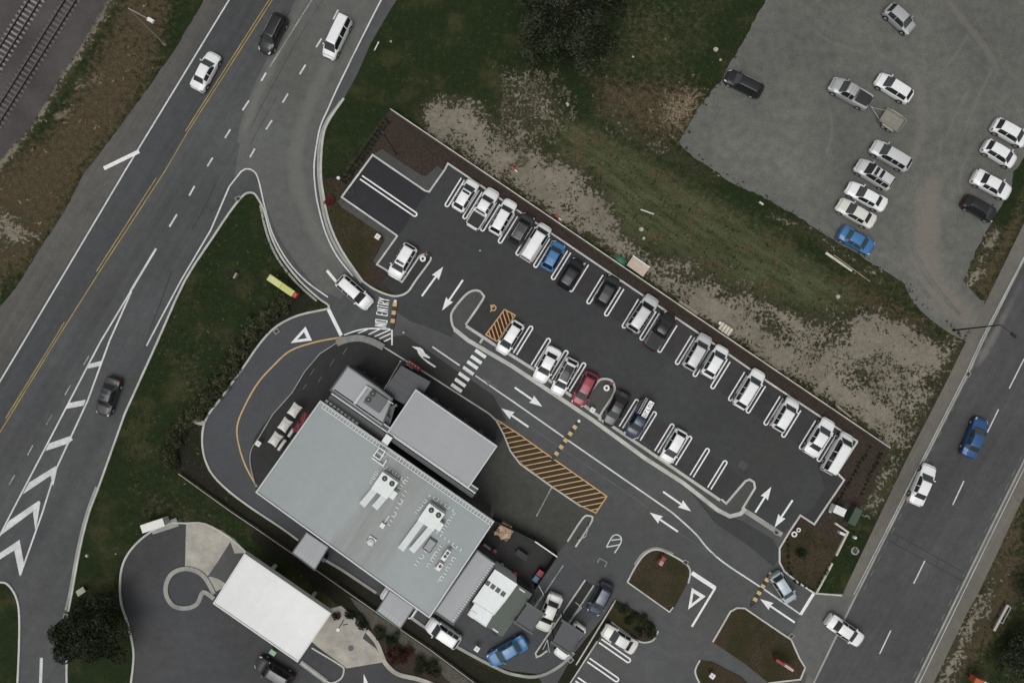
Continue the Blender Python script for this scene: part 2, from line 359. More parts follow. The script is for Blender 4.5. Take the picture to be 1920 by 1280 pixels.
so = g.mix(g.map(g.noise(3.2, 5, .72, off=51), .58, .66, 0, .75, True), so, (.045, .044, .024))
n5 = g.noise(2.6, 5, .62, off=91); n6 = g.noise(.30, 4, .6, off=57)
k = g.math('ADD', rS, g.math('MULTIPLY', g.math('SUBTRACT', n2, .5), 1.0)); k = g.math('ADD', k, g.math('MULTIPLY', g.math('SUBTRACT', n5, .5), 1.45)); k = g.math('ADD', k, g.math('MULTIPLY', g.math('SUBTRACT', n6, .5), 1.3))
c = g.mix(g.map(k, .38, .60, 0, 1, True), c, so)
ba = g.mix(g.map(n4, .25, .75), (.042, .039, .040), (.13, .12, .117)); ba = g.scale(ba, g.map(n1, .3, .7, .75, 1.25))
c = g.scale(c, 1.12)
c = g.mix(g.map(g.math('ADD', rB, g.math('MULTIPLY', g.math('SUBTRACT', n2, .5), .8)), .4, .6, 0, 1, True), c, ba)
g.l(c, bs.inputs['Base Color']); bs.inputs['Roughness'].default_value = 1; bs.inputs['Specular IOR Level'].default_value = .1
g.bump(g.math('ADD', n3, g.math('MULTIPLY', n2, .8)), .8, .18, bs)
me.materials.append(m); struct(link(bpy.data.objects.new('ground', me)))
ol = np.maximum(soft(PX, PY, [(1040,200),(1200,285),(1330,360),(1500,470),(1640,570),(1560,600),(1380,545),(1240,480),(1150,440),(1110,330),(1040,300)], 24), .45*soft(PX, PY, [(1120,-40),(1420,-40),(1290,230),(1100,150)], 30)).ravel()
a_ = me.attributes.new('olive', 'FLOAT', 'POINT'); a_.data.foreach_set('value', ol.astype(np.float32))

# ------------------------------------------------------------------ paved sheets, each a few millimetres above the one below
def sheet(name, pts, z, mat, sm=0, closed=True):
    if sm: pts = catmull(pts, sm, True)
    return struct(MB().poly([(p.x, p.y, z) for p in PL(pts)]).build(name, M[mat]))
SHL = [(871,-800),(385,-3),(332,88),(268,180),(200,272),(158,325),(120,400),(85,452),(60,492),(30,540),(0,575),(-70,680)]
VERGE_R = [(296,640),(347,527),(400,445),(430,400),(447,374),(460,363),(472,361),(481,368),(495,395),(507,440),(527,482),(562,527),(600,560),(617,575)]
HWR = [(745,554),(725,552),(700,540),(680,527),(640,468),(617,415),(606,360),(602,320),(605,265),(615,230),(645,185),(672,135),(695,82),(727,27),(744,0),(1231,-800)]
sheet('highway', ragged(SHL, 9, 2.5, 3)[:-1] and [p for p in SHL]+[(-70,1080),(0,1090),(15,1093),(30,1115),(37,1147),(37,1210),(34,1280),(10,1900),(120,1900),(126,1280),(127,1150),(135,1110),(150,1027),(167,960),(185,912),(235,775)]+VERGE_R+[(645,632),(740,625)]+HWR, .010, 'highway')
sheet('highway_shoulder', ragged([(871,-800),(385,-3),(332,88),(268,180),(200,272),(158,325),(120,400),(85,452),(60,492),(30,540),(0,575),(-70,680),(-70,815),(0,708),(41,636),(231,317),(425,0),(911,-800)], 8, 1.4, 5), .014, 'shoulder')
sheet('highway_lane', [(917,-800),(430,0),(235,320),(45,640),(-70,825),(-70,930),(0,815),(100,645),(310,320),(510,0),(1001,-800)], .0145, 'lane')
sheet('slip_lane', [(590,-60),(565,0),(500,130),(455,240),(440,330),(462,318),(480,325),(500,385),(520,440),(560,500),(600,545),(640,560),(668,520),(635,490),(612,440),(600,400),(592,360),(589,320),(590,290),(600,240),(615,205),(640,150),(715,0),(745,-60)], .0145, 'slip')
sheet('mulch_bed', ragged([(731,204),(1669,839),(1637,912),(1617,945),(1592,975),(1575,1020),(1528,1112),(1461,1053),(1458,1000),(1530,900),(900,480),(730,545),(700,538),(680,527),(640,468),(617,415),(606,360),(606,335),(640,330)], 10, 1.5, 7), .004, 'mulch')
sheet('weedy_bed', [(610,350),(625,345),(640,372),(670,402),(715,434),(705,470),(690,495),(700,520),(680,524),(645,468),(622,415)], .007, 'mulchg', 4)
sheet('weedy_bed', [(1478,1003),(1512,985),(1540,1000),(1560,1010),(1572,1020),(1528,1104),(1496,1085),(1470,1066),(1464,1030)], .007, 'mulchg', 3)
sheet('site_pavement', [(618,577),(560,590),(520,610),(490,640),(455,690),(415,745),(392,775),(382,800),(380,830),(385,860),(400,890),(430,920),(470,950),(530,990),(600,1040),(720,1122),(860,1213),(930,1248),(960,1257),(1005,1262),(1030,1300),(1010,1400),(1480,1400),(1525,1290),(1600,1130),(1580,1112),(1522,1110),(1495,1090),(1470,1070),(1461,1053),(1461,1025),(1477,1000),(1500,965),(1526,982),(1582,899),(1569,886),(1607,827),(840,306),(797,358),(699,290),(641,370),(745,442),(707,496),(724,506),(754,529),(745,556),(740,620),(645,632)], .0105, 'site')
sheet('car_park', [(840,306),(1607,827),(1569,886),(1582,899),(1526,982),(1500,965),(1467,1003),(1397,960),(1415,912),(1398,899),(1360,942),(1350,936),(874,610),(903,560),(895,545),(870,552),(846,595),(852,617),(848,632),(800,612),(770,600),(745,585),(742,556),(765,546),(785,520),(807,480),(786,480),(754,529),(707,496),(745,442),(641,370),(699,290),(797,358)], .0145, 'carpark')
sheet('parking_bay', [(699,290),(641,370),(745,442),(752,436),(792,374),(805,361),(797,358)], .0185, 'bay')
sheet('parking_bay', [(843,311),(1606,828),(1570,884),(832,378),(870,330)], .0185, 'bayrow')
sheet('parking_bay', [(874,610),(905,560),(1000,622),(1128,706),(1100,745),(1075,740),(927,645)], .0185, 'bayrow')
sheet('parking_bay', [(1132,772),(1160,733),(1360,870),(1395,897),(1352,934)], .0185, 'bayrow')
sheet('tar_patch', [(1535,880),(1560,886),(1568,893),(1582,899),(1526,982),(1505,968),(1520,955),(1547,917)], .0187, 'patch')
sheet('tar_patch', [(1390,862),(1404,870),(1396,882),(1383,874)], .0187, 'island')
sheet('tar_patch', [(742,630),(760,628),(800,655),(850,690),(925,740),(950,790),(930,787),(917,774),(800,700),(705,642)], .0185, 'patch')
sheet('tar_patch', [(1290,915),(1335,957),(1390,975),(1450,1010),(1465,1040),(1450,1062),(1400,1020),(1340,980)], .0187, 'carpark')
sheet('drive_through', [(618,579),(560,592),(522,612),(492,642),(457,692),(418,746),(395,776),(385,801),(383,830),(388,859),(403,888),(432,918),(472,948),(532,988),(602,1038),(722,1120),(862,1211),(930,1246),(960,1255),(1005,1260),(1040,1248),(1090,1180),(1150,1120),(1100,1080),(1060,1040),(1000,1120),(880,1195),(700,1080),(540,960),(482,915),(470,870),(480,815),(548,735),(600,662),(640,637),(637,622)], .0145, 'drive')
sheet('rear_lot', [(880,910),(945,815),(975,867),(1035,912),(1118,962),(1095,968),(1064,1014),(1042,1042),(985,1005),(925,965)], .0185, 'rear')
sheet('apron', [(640,637),(672,630),(705,642),(800,700),(917,776),(930,787),(945,815),(935,835),(890,905),(600,900),(481,920),(478,910),(468,870),(470,840),(480,815),(510,775),(548,735),(572,695),(600,662)], .0190, 'apron')
sheet('service_yard', [(905,955),(985,1003),(1045,1043),(1003,1107),(985,1150),(930,1192),(880,1140),(870,1040)], .0190, 'patch')
sheet('yellow_hatch_ground', [(931,786),(975,815),(1038,860),(1138,930),(1117,961),(1090,948),(1035,911),(975,867),(957,845),(945,815)], .0225, 'brown')
sheet('accessible_hatch_ground', [(946,580),(966,591),(932,640),(911,627)], .0225, 'brickred')
sheet('hump_ground', [(741,565),(748,566),(740,614),(732,613)], .0225, 'brickred')
sheet('fuel_forecourt', [(320,979),(349,980),(430,1006),(470,1040),(620,1150),(688,1183),(716,1228),(724,1243),(746,1264),(786,1274),(830,1292),(830,1400),(240,1400),(245,1280),(251,1240),(250,1210),(240,1167),(228,1130),(226,1090),(232,1055),(250,1025),(282,997)], .0105, 'fuel')
sheet('concrete_slab', [(349,981),(385,982),(415,993),(440,1010),(465,1036),(420,1100),(402,1110),(388,1082),(370,1068),(347,1066)], .0145, 'conc')
sheet('concrete_slab', [(600,1145),(640,1135),(688,1178),(680,1196),(705,1215),(717,1236),(716,1241),(650,1252),(600,1215),(570,1190)], .0145, 'conc')
sheet('dark_patch', [(432,1015),(440,1037),(458,1036),(440,1075),(425,1095),(410,1085),(395,1080),(388,1082),(410,1050)], .0185, 'site')  # small darker patch on the concrete beside the fuel canopy
sheet('planting_bed', [(480,985),(600,1065),(750,1172),(885,1272),(950,1320),(950,1400),(835,1400),(835,1290),(790,1272),(748,1260),(730,1240),(700,1190),(640,1140),(560,1070),(470,1010)], .006, 'bed')
sheet('grey_soil', [(655,1118),(704,1150),(752,1183),(884,1279),(850,1290),(795,1268),(745,1250),(728,1230),(712,1205),(690,1165)], .0075, 'greysoil', 2)
sheet('planting_bed', [(692,1180),(735,1195),(800,1240),(850,1285),(835,1290),(790,1272),(748,1260),(728,1240),(712,1210)], .008, 'mulch', 3)
sheet('planting_bed', ragged([(556,540),(602,568),(560,588),(520,608),(488,640),(452,690),(412,744),(388,774),(376,802),(374,832),(380,862),(400,895),(440,935),(470,955),(478,985),(435,958),(335,886),(312,862),(320,826),(347,786),(402,724),(450,642),(502,582)], 8, 3, 15), .0055, 'bed')
sheet('planting_strip', [(430,965),(480,962),(560,1017),(700,1112),(860,1222),(930,1262),(1000,1280),(1000,1400),(930,1340),(885,1275),(752,1178),(590,1065),(480,988)], .0065, 'bed')
sheet('planting_strip', [(1152,1122),(1164,1134),(1094,1240),(1062,1300),(1000,1400),(980,1400),(1042,1285),(1078,1222),(1128,1160)], .0150, 'bed')
sheet('side_road', [(2518,-700),(1919,420),(1848,566),(1808,646),(1772,720),(1700,860),(1652,960),(1580,1112),(1560,1160),(1525,1230),(1470,1400),(1165,2000),(1378,2000),(1750,1280),(1815,1145),(1835,1110),(1875,1025),(1904,962),(2660,-550)], .0200, 'footway')
sheet('side_road_lane', [(2520,-690),(1925,475),(1837,645),(1815,700),(1683,960),(1525,1280),(1165,1995),(1345,2020),(1715,1280),(1870,960),(1925,850),(2640,-580)], .0240, 'road2')
sheet('side_entry', [(1525,1111),(1581,1113),(1597,1120),(1560,1200),(1527,1276),(1500,1250),(1480,1195),(1501,1152)], .0245, 'slip')
sheet('gravel_lot', ragged([(1863,-800),(1436,0),(1397,70),(1352,150),(1312,200),(1287,245),(1273,268),(1300,294),(1340,320),(1375,345),(1420,364),(1467,390),(1505,412),(1550,442),(1615,480),(1665,512),(1705,537),(1752,572),(1790,605),(1803,622),(1815,620),(1836,580),(1848,564),(1815,552),(1800,546),(1806,525),(1826,478),(1850,430),(1880,380),(1895,352),(1900,322),(1930,285),(2080,270),(2501,-800)], 7, 1.7, 11), .006, 'gravel')
#sheet('gravel_track', ragged([(1700,420),(1740,400),(1765,330),(1775,350),(1775,420),(1770,470),(1785,530),(1815,560),(1848,566),(1838,590),(1808,625),(1780,590),(1730,550),(1695,500)], 6, 5, 12), .0095, 'graveltrack')

BASE = {'gravel': dict(name='gravel', col=(.100, .100, .090), large=.2, mid=.26, fine=.6, tint=(1.0, 1.0, 1.0), stain=.15), 'slip': dict(name='slip', col=(.090, .091, .083), large=.12, samt=.12, tint=(.97, 1, 1.03)),
        'road2': dict(name='road2', col=(.056, .0555, .056), streak=-HW, samt=.16, stain=.1, tint=(1.03, 1, 1.02))}
def faded(name, line, widths, z, col, amt, base='gravel'):
    # a wheel-worn band whose gravel thins out towards its edges
    line = catmull(line, 5); ws = np.interp(np.linspace(0, 1, len(line)), np.linspace(0, 1, len(widths)), widths); b = MB(); fade = []; K = (-1, -.6, 0, .6, 1)
    for i, (x, y) in enumerate(line):
        a = np.array(line[max(0, i-1)]); e = np.array(line[min(len(line)-1, i+1)]); d = (e-a)/np.hypot(*(e-a)); n = np.array((-d[1], d[0]))
        for k in K:
            p = P(x+n[0]*k*ws[i], y+n[1]*k*ws[i]); b.v.append((p.x, p.y, z)); fade.append((1-abs(k)**1.5)*min(1, i/4, (len(line)-1-i)/4))
    for i in range(len(line)-1):
        for j in range(4): q_ = i*5+j; b.f.append([q_, q_+1, q_+6, q_+5]); b.m.append(0)
    kw = dict(BASE[base]); nm = kw.pop('name'); cc = kw.pop('col'); m = asphalt(nm+'_worn', cc, over=(col, amt), **kw)
    o = b.build(name, m); at_ = o.data.attributes.new('fade', 'FLOAT', 'POINT'); at_.data.foreach_set('value', np.array(fade, np.float32))
    if o.data.polygons[0].normal.z < 0: o.data.flip_normals()
    return struct(o)
faded('gravel_track', [(1752,310),(1742,370),(1738,430),(1735,490),(1755,540),(1800,585),(1850,620)], (22,34,40,48,50,44,34), .0095, (.20,.178,.148), .6)
#,(1780,330),(1700,420),(1690,500),(1720,540)], (10,16,14,16,14), .0097, (.20,.19,.17), .6)
faded('gravel_track', [(1700,110),(1722,160),(1730,230),(1712,290),(1690,300)], (8,18,16,12,6), .0098, (.18,.172,.155), .42)
faded('gravel_track', [(1755,-20),(1800,30),(1860,110),(1880,160)], (12,10,10,8), .0099, (.18,.172,.155), .4)
#,(1560,425),(1680,505),(1790,590)], (12,14,14,14), .0096, (.185,.175,.155), .5)
for i, ln in enumerate(([(1860,-10),(1800,90),(1745,160)], [(1840,130),(1800,200),(1765,280)], [(1905,60),(1840,170),(1790,300)], [(1770,200),(1760,300),(1740,380)], [(1500,30),(1560,80),(1700,120)], [(1820,420),(1800,330),(1850,230)], [(1530,330),(1560,250),(1540,150)], [(1620,20),(1640,90),(1690,130)], [(1745,560),(1690,500),(1600,450)], [(1800,590),(1740,520),(1700,440)])):
    faded('wheel_track', ln, (3.5, 6, 4), .0092+.00008*i, (.175, .17, .155), .34)
faded('wheel_track', [(590,-40),(520,100),(470,210),(455,270)], (14,14,12,10), .0162, (.17,.168,.155), .5, 'slip')
faded('wheel_track', [(700,-40),(610,130),(565,240),(555,330),(590,430),(640,510)], (16,18,20,22,20,16), .0163, (.16,.158,.147), .5, 'slip')
faded('footway_dust', [(1930,500),(1850,655),(1825,690)], (8,12,8), .0262, (.20,.185,.165), .6, 'road2')
# grass verges raised behind their kerbs
def raised(name, pts, top, mat, sm=0):
    if sm: pts = catmull(pts, sm, True)
    return struct(MB().prism([(p.x, p.y) for p in PL(pts)], 0, top).build(name, M[mat]))
raised('garden_island', [(1176,1090),(1192,1060),(1210,1038),(1232,1030),(1260,1041),(1287,1058),(1294,1072),(1290,1090),(1260,1145),(1255,1146)], .11, 'mulchg')
raised('garden_island', [(1336,1202),(1370,1146),(1382,1139),(1395,1140),(1440,1170),(1482,1198),(1497,1232),(1508,1250),(1499,1272),(1440,1278),(1395,1242)], .11, 'mulchg')
raised('garden_island', [(1313,1237),(1304,1255),(1310,1278),(1325,1310),(1430,1310),(1390,1268),(1335,1240)], .11, 'mulchg')
raised('garden_island', [(1147,1128),(1170,1131),(1200,1150),(1225,1170),(1232,1185),(1226,1197),(1208,1202),(1190,1195),(1150,1166),(1136,1152)], .11, 'mulchg')
raised('traffic_island', [(873,609),(905,562),(905,552),(897,545),(884,546),(870,556),(850,581),(846,596),(853,618),(900,648),(906,635)], .11, 'island')
raised('raised_footpath', [(930,648),(1000,692),(1070,740),(1147,797),(1350,937),(1362,943),(1397,902),(1410,901),(1415,914),(1390,957),(1370,966),(1350,958),(1280,906),(1210,861),(1110,788),(925,664),(921,655)], .11, 'island')
raised('traffic_island', [(1093,757),(1120,716),(1132,710),(1146,713),(1152,725),(1149,740),(1124,780),(1128,790)], .11, 'island')
raised('traffic_island', [(745,556),(765,547),(780,525),(806,490),(806,482),(797,477),(787,481),(754,529),(730,512),(715,530)], .11, 'apron')
raised('traffic_island', [(1064,1014),(1092,971),(1104,966),(1110,975),(1079,1024)], .11, 'island')
raised('traffic_island', [(1096,1087),(1004,1224),(1007,1230),(1014,1227),(1112,1098)], .11, 'apron')
raised('footpath', [(641,372),(745,444),(708,496),(700,490),(722,450),(715,438),(640,388),(632,378)], .07, 'island')
raised('footpath', [(699,291),(797,359),(805,361),(833,320),(820,312),(800,330),(792,330),(716,280)], .07, 'island')

# kerbs
kz = [0]
def kerb(pts, w=5, z=.13, mat='kerb', sm=0, closed=False, name='kerb'):
    if sm: pts = catmull(pts, sm, closed)
    kz[0] += 1
    return struct(MB().ribbon(PL(pts), w/16, 0, z+.0007*(kz[0] % 23), closed).build(name, M[mat]))
kerb([(645,185),(615,230),(605,265),(602,320),(606,360),(617,415),(640,468),(680,527)], 4, sm=4)
kerb([(640,190),(610,232),(599,270),(597,320),(601,360),(611,417),(634,470),(678,530)], 5, .035, 'channel', 4)
kerb([(680,527),(700,541),(725,552),(746,555),(765,547),(779,527),(806,490),(806,482),(797,477),(787,480)], 3.4, sm=4, mat='kerbw')
kerb([(787,480),(754,529),(724,506),(707,496),(745,443),(742,440),(641,370),(699,291),(797,358),(805,360),(834,319),(840,307),(960,388),(1130,503),(1300,618),(1440,716),(1607,827)], 3.2, mat='kerbw')
kerb([(1607,827),(1569,886),(1582,899),(1526,982),(1500,965),(1477,1000),(1461,1027),(1461,1053),(1470,1070),(1495,1090),(1526,1111)], 3.2, mat='kerbw')
kerb([(1526,1111),(1578,1115)], 3, mat='kerb')
kerb([(235,775),(296,640),(347,527),(400,445),(430,400),(450,374),(462,363),(474,362),(482,369),(496,396),(508,440),(528,482),(562,526),(598,559),(614,570),(617,576),(610,580),(560,591),(520,611),(490,641),(455,691),(415,746),(392,776),(382,801),(380,830),(385,860),(400,890),(430,920),(470,950),(530,990),(560,1012)], 3.6, sm=3)
kerb([(488,385),(501,440),(521,485),(556,530),(594,564)], 4, .04, 'channel', 3)
kerb([(126,1290),(126,1230)], 3.5); kerb([(129,1145),(136,1110),(151,1027),(168,960),(186,912),(235,775)], 3.5, sm=3)
kerb([(123,1143),(131,1110),(146,1027),(163,960),(181,912)], 4, .03, 'channel', 3)
kerb([(-30,1088),(0,1090),(15,1094),(30,1115),(37,1147),(37,1210),(34,1280),(33,1300)], 3.5, sm=4, mat='kerbw')
kerb([(590,1037),(640,1066),(706,1110)], 5, .13, 'channel'); kerb([(765,1152),(820,1190),(880,1224),(930,1250),(960,1262),(1005,1267),(1045,1250),(1076,1222)], 5.5, .13, 'channel', 4)
kerb([(486,820),(472,842),(470,870),(480,912)], 1.7, sm=4, mat='channel'); kerb([(640,637),(600,663),(572,696),(548,736),(512,776),(486,820)], 1.7, mat='channel')
kerb([(637,633),(672,629),(705,641),(800,700),(917,775),(930,787),(945,815),(957,845),(975,869),(1035,912),(1090,949)], 2.6, mat='kerb')
kerb([(873,609),(905,562),(905,552),(897,545),(884,546),(870,556),(850,581),(846,596),(853,618),(878,640)], 4, sm=3)
kerb([(874,611),(927,646),(1002,693),(1070,741),(1147,798),(1350,937)], 5.5)
kerb([(852,617),(878,638),(960,686),(1110,786),(1210,859),(1280,904),(1345,955),(1368,967),(1388,962),(1397,952)], 7.5, mat='kerb')
kerb([(900,643),(907,632)], 4)
kerb([(1352,935),(1361,943),(1397,901),(1405,898),(1413,903),(1415,914),(1391,953)], 4, mat='kerb')
kerb([(1093,757),(1119,717),(1132,710),(1146,713),(1152,725),(1149,741),(1124,780),(1130,789)], 4, mat='kerb', sm=3)
kerb([(1397,957),(1466,1002)], 9, .03, 'channel')
for pts, w in (([(1176,1090),(1192,1060),(1210,1037),(1232,1029),(1260,1040),(1287,1057),(1294,1072),(1290,1092)], 3.2), ([(1176,1090),(1255,1146),(1262,1137)], 2.4)): kerb(pts, w, sm=4 if w > 3 else 0)
kerb([(1190,1058),(1207,1036),(1232,1027),(1262,1038)], 4, .03, 'channel', 4)
kerb([(1336,1202),(1369,1145),(1382,1138),(1396,1139),(1440,1169),(1483,1198),(1498,1232),(1509,1250),(1500,1272),(1440,1279)], 3)
kerb([(1312,1236),(1303,1255),(1309,1275),(1325,1300)], 3, sm=3)
kerb([(1146,1165),(1190,1196),(1207,1203),(1225,1198),(1234,1181)], 3, sm=4)
kerb([(1154,1124),(1080,1245)], 2.5); kerb([(1120,1200),(1062,1290)], 2.5)
kerb([(1064,1014),(1092,971),(1104,966),(1110,975),(1079,1024)], 3.2, sm=3)
kerb([(1097,1086),(1004,1223),(1006,1230),(1014,1227),(1026,1218)], 3); kerb([(1113,1096),(1066,1168)], 2.4)
kerb([(2510,-670),(1930,465),(1842,640),(1815,700),(1683,960),(1600,1125),(1525,1280),(1480,1385)], 3.4, .05, 'channel'); kerb([(1926,468),(1838,638),(1811,698),(1679,958),(1600,1113)], 1.5, .12)
kerb([(2636,-570),(1930,842),(1871,960),(1715,1280),(1660,1395)], 3.4, .05, 'channel'); kerb([(1936,842),(1877,962),(1721,1282),(1666,1397)], 1.5, .12)
kerb([(320,979),(282,997),(250,1025),(232,1055),(226,1090),(228,1130),(240,1167),(250,1210),(251,1240),(245,1290)], 3.6, sm=4)
kerb([(322,979),(349,980),(385,981),(430,1006),(466,1038)], 3, sm=3)
kerb(catmull([(402,1112),(388,1086),(372,1071),(348,1065),(325,1073),(313,1092),(313,1115),(326,1134),(348,1139),(370,1131),(382,1109),(402,1121)], 4), 8, .13, 'channel', name='forecourt_kerb')
kerb([(688,1181),(706,1202),(717,1228),(724,1243),(746,1262),(786,1272),(815,1284),(830,1300)], 8, sm=4, mat='conc')
kerb([(585,1213),(638,1245),(645,1255),(640,1270),(625,1278),(610,1274),(565,1240)], 3, sm=3)
kerb([(564,1240),(612,1276)], 9, .09, 'channel')

# ------------------------------------------------------------------ painted markings
pz = [0]
def mark(name, lines, w, mat='white', z=None):
    b = MB()
    for ln in lines:
        pz[0] += 1; b.ribbon(PL(ln), w*1.12/16, (z or .029)+.00025*(pz[0] % 29))
    return struct(b.build(name, M[mat]))
def area(name, polys, mat='white'):
    b = MB()
    for pl in polys:
        pz[0] += 1; b.poly([(p.x, p.y, .029+.00025*(pz[0] % 29)) for p in PL(pl)])
    return struct(b.build(name, M[mat]))
mark('edge_line', [[(917,-800),(430,0),(235,320),(45,640),(0,715),(-70,825)]], 2.6)
yr = lambda y: 515-(y)*.6155-2
mark('centre_line', [[(1003,-800),(511,0),(352,248),(310,320),(185,512),(125,607),(100,647),(15,786),(-60,905)]], 1.7, 'yellow')
mark('centre_line', [[(997,-800),(505,0),(348,246)], [(293,334),(181,509)], [(121,604),(97,644),(11,784)]], 1.7, 'yellow')
mark('lane_line', [[(1071,-800),(585,0),(506,126)]], 2.2, 'oldwhite')
mark('lane_line', [[(499,137),(490,152)], [(467,189),(455,207)], [(432,243),(422,259)], [(399,296),(389,312)], [(365,349),(355,367)], [(332,402),(318,425)]], 2.8)
mark('lane_line', [[(634,19),(625,37)], [(603,73),(593,89)], [(573,122),(562,140)], [(540,176),(530,193)], [(510,226),(499,243)], [(478,279),(469,295)], [(665,-34),(655,-17)]], 2.8)
mark('lane_line', [[(167,667),(157,684)], [(133,721),(122,740)], [(98,777),(87,796)], [(62,834),(52,853)], [(28,890),(17,909)], [(-8,946),(-18,965)]], 1.8, 'oldwhite')
mark('gore_line', [[(293,466),(245,546)]], 3.6); mark('gore_line', [[(246,545),(189,640),(170,676),(90,830),(22,960),(-20,1042)]], 2.6); mark('gore_line', [[(247,546),(206,638),(165,750),(105,880),(80,960),(38,1078)]], 2.8)
area('gore_chevron', [[(164,691),(168,682),(191,676),(187,686)], [(125,766),(130,755),(161,749),(157,760)], [(85,845),(92,831),(132,817),(137,824),(128,831)],
    [(43,926),(55,904),(105,873),(108,876),(100,911),(95,891)], [(0,1004),(17,976),(73,938),(76,941),(67,997),(62,958)], [(-30,1065),(-20,1040),(0,1036),(37,1011),(46,1060),(37,1079),(27,1031),(0,1048)]], 'white')
mark('holding_line', [[(261,284),(195,316)]], 6.5, 'bright')
mark('edge_line', [catmull([(1211,-800),(777,-100),(746,-50),(715,0),(640,150),(615,205),(600,240),(591,290),(589,320),(592,360),(600,400),(612,440),(632,480),(662,518)], 4)], 2.5)
mark('edge_line', [[(275,648),(300,600),(340,525),(395,432),(430,350),(452,322),(460,317)], ], 2.5); mark('edge_line', [catmull([(452,322),(462,317),(474,320),(484,335),(497,390),(512,440),(540,490),(575,528),(615,557)], 4)], 2.3)
mark('separation_line', [[(613,507),(632,530)]], 4.6, 'bright'); mark('stop_bar', [[(616,580),(640,629)]], 6, 'bright'); mark('lane_line', [[(78,1232),(76,1290)]], 5)
def triangle(name, pts, w):
    c = np.mean(np.array(pts, float), 0); q = [tuple(c+(np.array(p)-c)*(1-w)) for p in pts]; b = MB(); o = PL(pts); i = PL(q)
    z = .031; b.add([(p.x, p.y, z) for p in o+i], [(k, (k+1) % 3, (k+1) % 3+3, k+3) for k in range(3)]); return struct(b.build(name, M['bright']))
triangle('give_way_triangle', [(573,612),(585,638),(545,643)][::-1], .55); triangle('give_way_triangle', [(1297,1101),(1323,1117),(1290,1142)][::-1], .52)
mark('give_way_line', [[(1297,1073),(1341,1102)]], 7, 'bright'); mark('give_way_line', [[(1341,1101),(1297,1174)]], 3.6, 'bright')
# hatch in front of the entry and the words on the road
mark('hatch_line', [catmull([(645,628),(668,620),(690,616),(712,616),(735,617)], 4), [(735,615),(735,647)]], 2.4, 'bright')
mark('hatch_line', [[(671,625),(690,617)], [(691,627),(712,617)], [(702,631),(733,617.5)], [(711,635),(733,625)], [(720,640),(733,634)]], 2, 'bright')
LET = {'N': [[(0,0),(0,1)], [(0,1),(1,0)], [(1,0),(1,1)]], 'O': [[(0,0),(0,1),(1,1),(1,0),(0,0)]], 'E': [[(0,0),(0,1)], [(0,1),(1,1)], [(0,.5),(.9,.5)], [(0,0),(1,0)]],
       'T': [[(0,1),(1,1)], [(.5,0),(.5,1)]], 'R': [[(0,0),(0,1)], [(0,1),(1,.95),(1,.55),(0,.5)], [(.3,.5),(1,0)]], 'Y': [[(0,1),(.5,.5)], [(1,1),(.5,.5)], [(.5,.5),(.5,0)]]}
wb = MB()
def word(txt, base, top, adv, cw, lw):
    base = np.array(base, float); up = np.array(top, float)-base; adv = np.array(adv, float)
    for i, ch in enumerate(txt):
        for st in LET[ch]:
            pz[0] += 1; wb.ribbon(PL([tuple(base+adv*(i+.12+cw*x)+up*y) for x, y in st]), lw/16, .029+.00025*(pz[0] % 29))
word('NO', (724,614), (703,611), (1.2,-7.2), .60, 2.0); word('ENTRY', (726,593), (706,589.5), (.95,-6.7), .62, 1.8)
struct(wb.build('no_entry_lettering', M['bright']))
def arrow(tail, tip, w=3.6, hl=23, hw=8, mat='bright'):
    t = np.array(tail, float); p = np.array(tip, float); d = (p-t)/np.hypot(*(p-t)); n = np.array((-d[1], d[0])); h = p-d*hl
    pl = [t+n*w/2, h+n*w/2, h-d*2+n*hw, p, h-d*2-n*hw, h-n*w/2, t-n*w/2]
    area('painted_arrow', [[tuple(q) for q in pl]], mat)
for a in (((791,555),(831,500)), ((868,525),(829,582)), ((965,726),(1017,762)), ((991,800),(940,765)), ((1243,921),(1296,958)), ((1271,996),(1218,960)), ((1416,960),(1446,912)), ((1486,937),(1452,988)), ((1490,1166),(1425,1122))): arrow(*a)
arrow((1456,1090), (1492,1124), 3, 20, 9); arrow((930,726), (905,709), 2.6, 16, 5, 'fade')
area('painted_arrow', [[(772,649),(787,651),(793,655),(797,662),(807,670),(805,672),(794,668),(793,670),(818,687),(815,689),(800,679),(788,668),(784,662),(782,656)]], 'bright')
area('crossing_bar', [[tuple(np.array(c)+np.array(d)) for d in ((-11.5,-4),(8,9.5),(11.5,4),(-8,-9.5))] for c in ((901,663),(893,674),(886,684),(878,695),(870,706),(863,717),(856,727))], 'bright')
mark('lane_line', [[(811,650),(862,685)], [(891,704),(960,751),(1057,819)], [(1065,825),(1260,960)]], 2.6)
mark('lane_line', [catmull([(1260,960),(1285,982),(1307,1003),(1322,1022),(1340,1040),(1367,1061),(1425,1099),(1440,1109),(1501,1151)], 4)], 2.7); mark('stop_bar', [[(1501,1151),(1526,1111)]], 5, 'bright')
mark('lane_line', [[(991,797),(1049,838),(1150,906),(1216,952)], [(1271,997),(1345,1043)]], .9, 'fade')
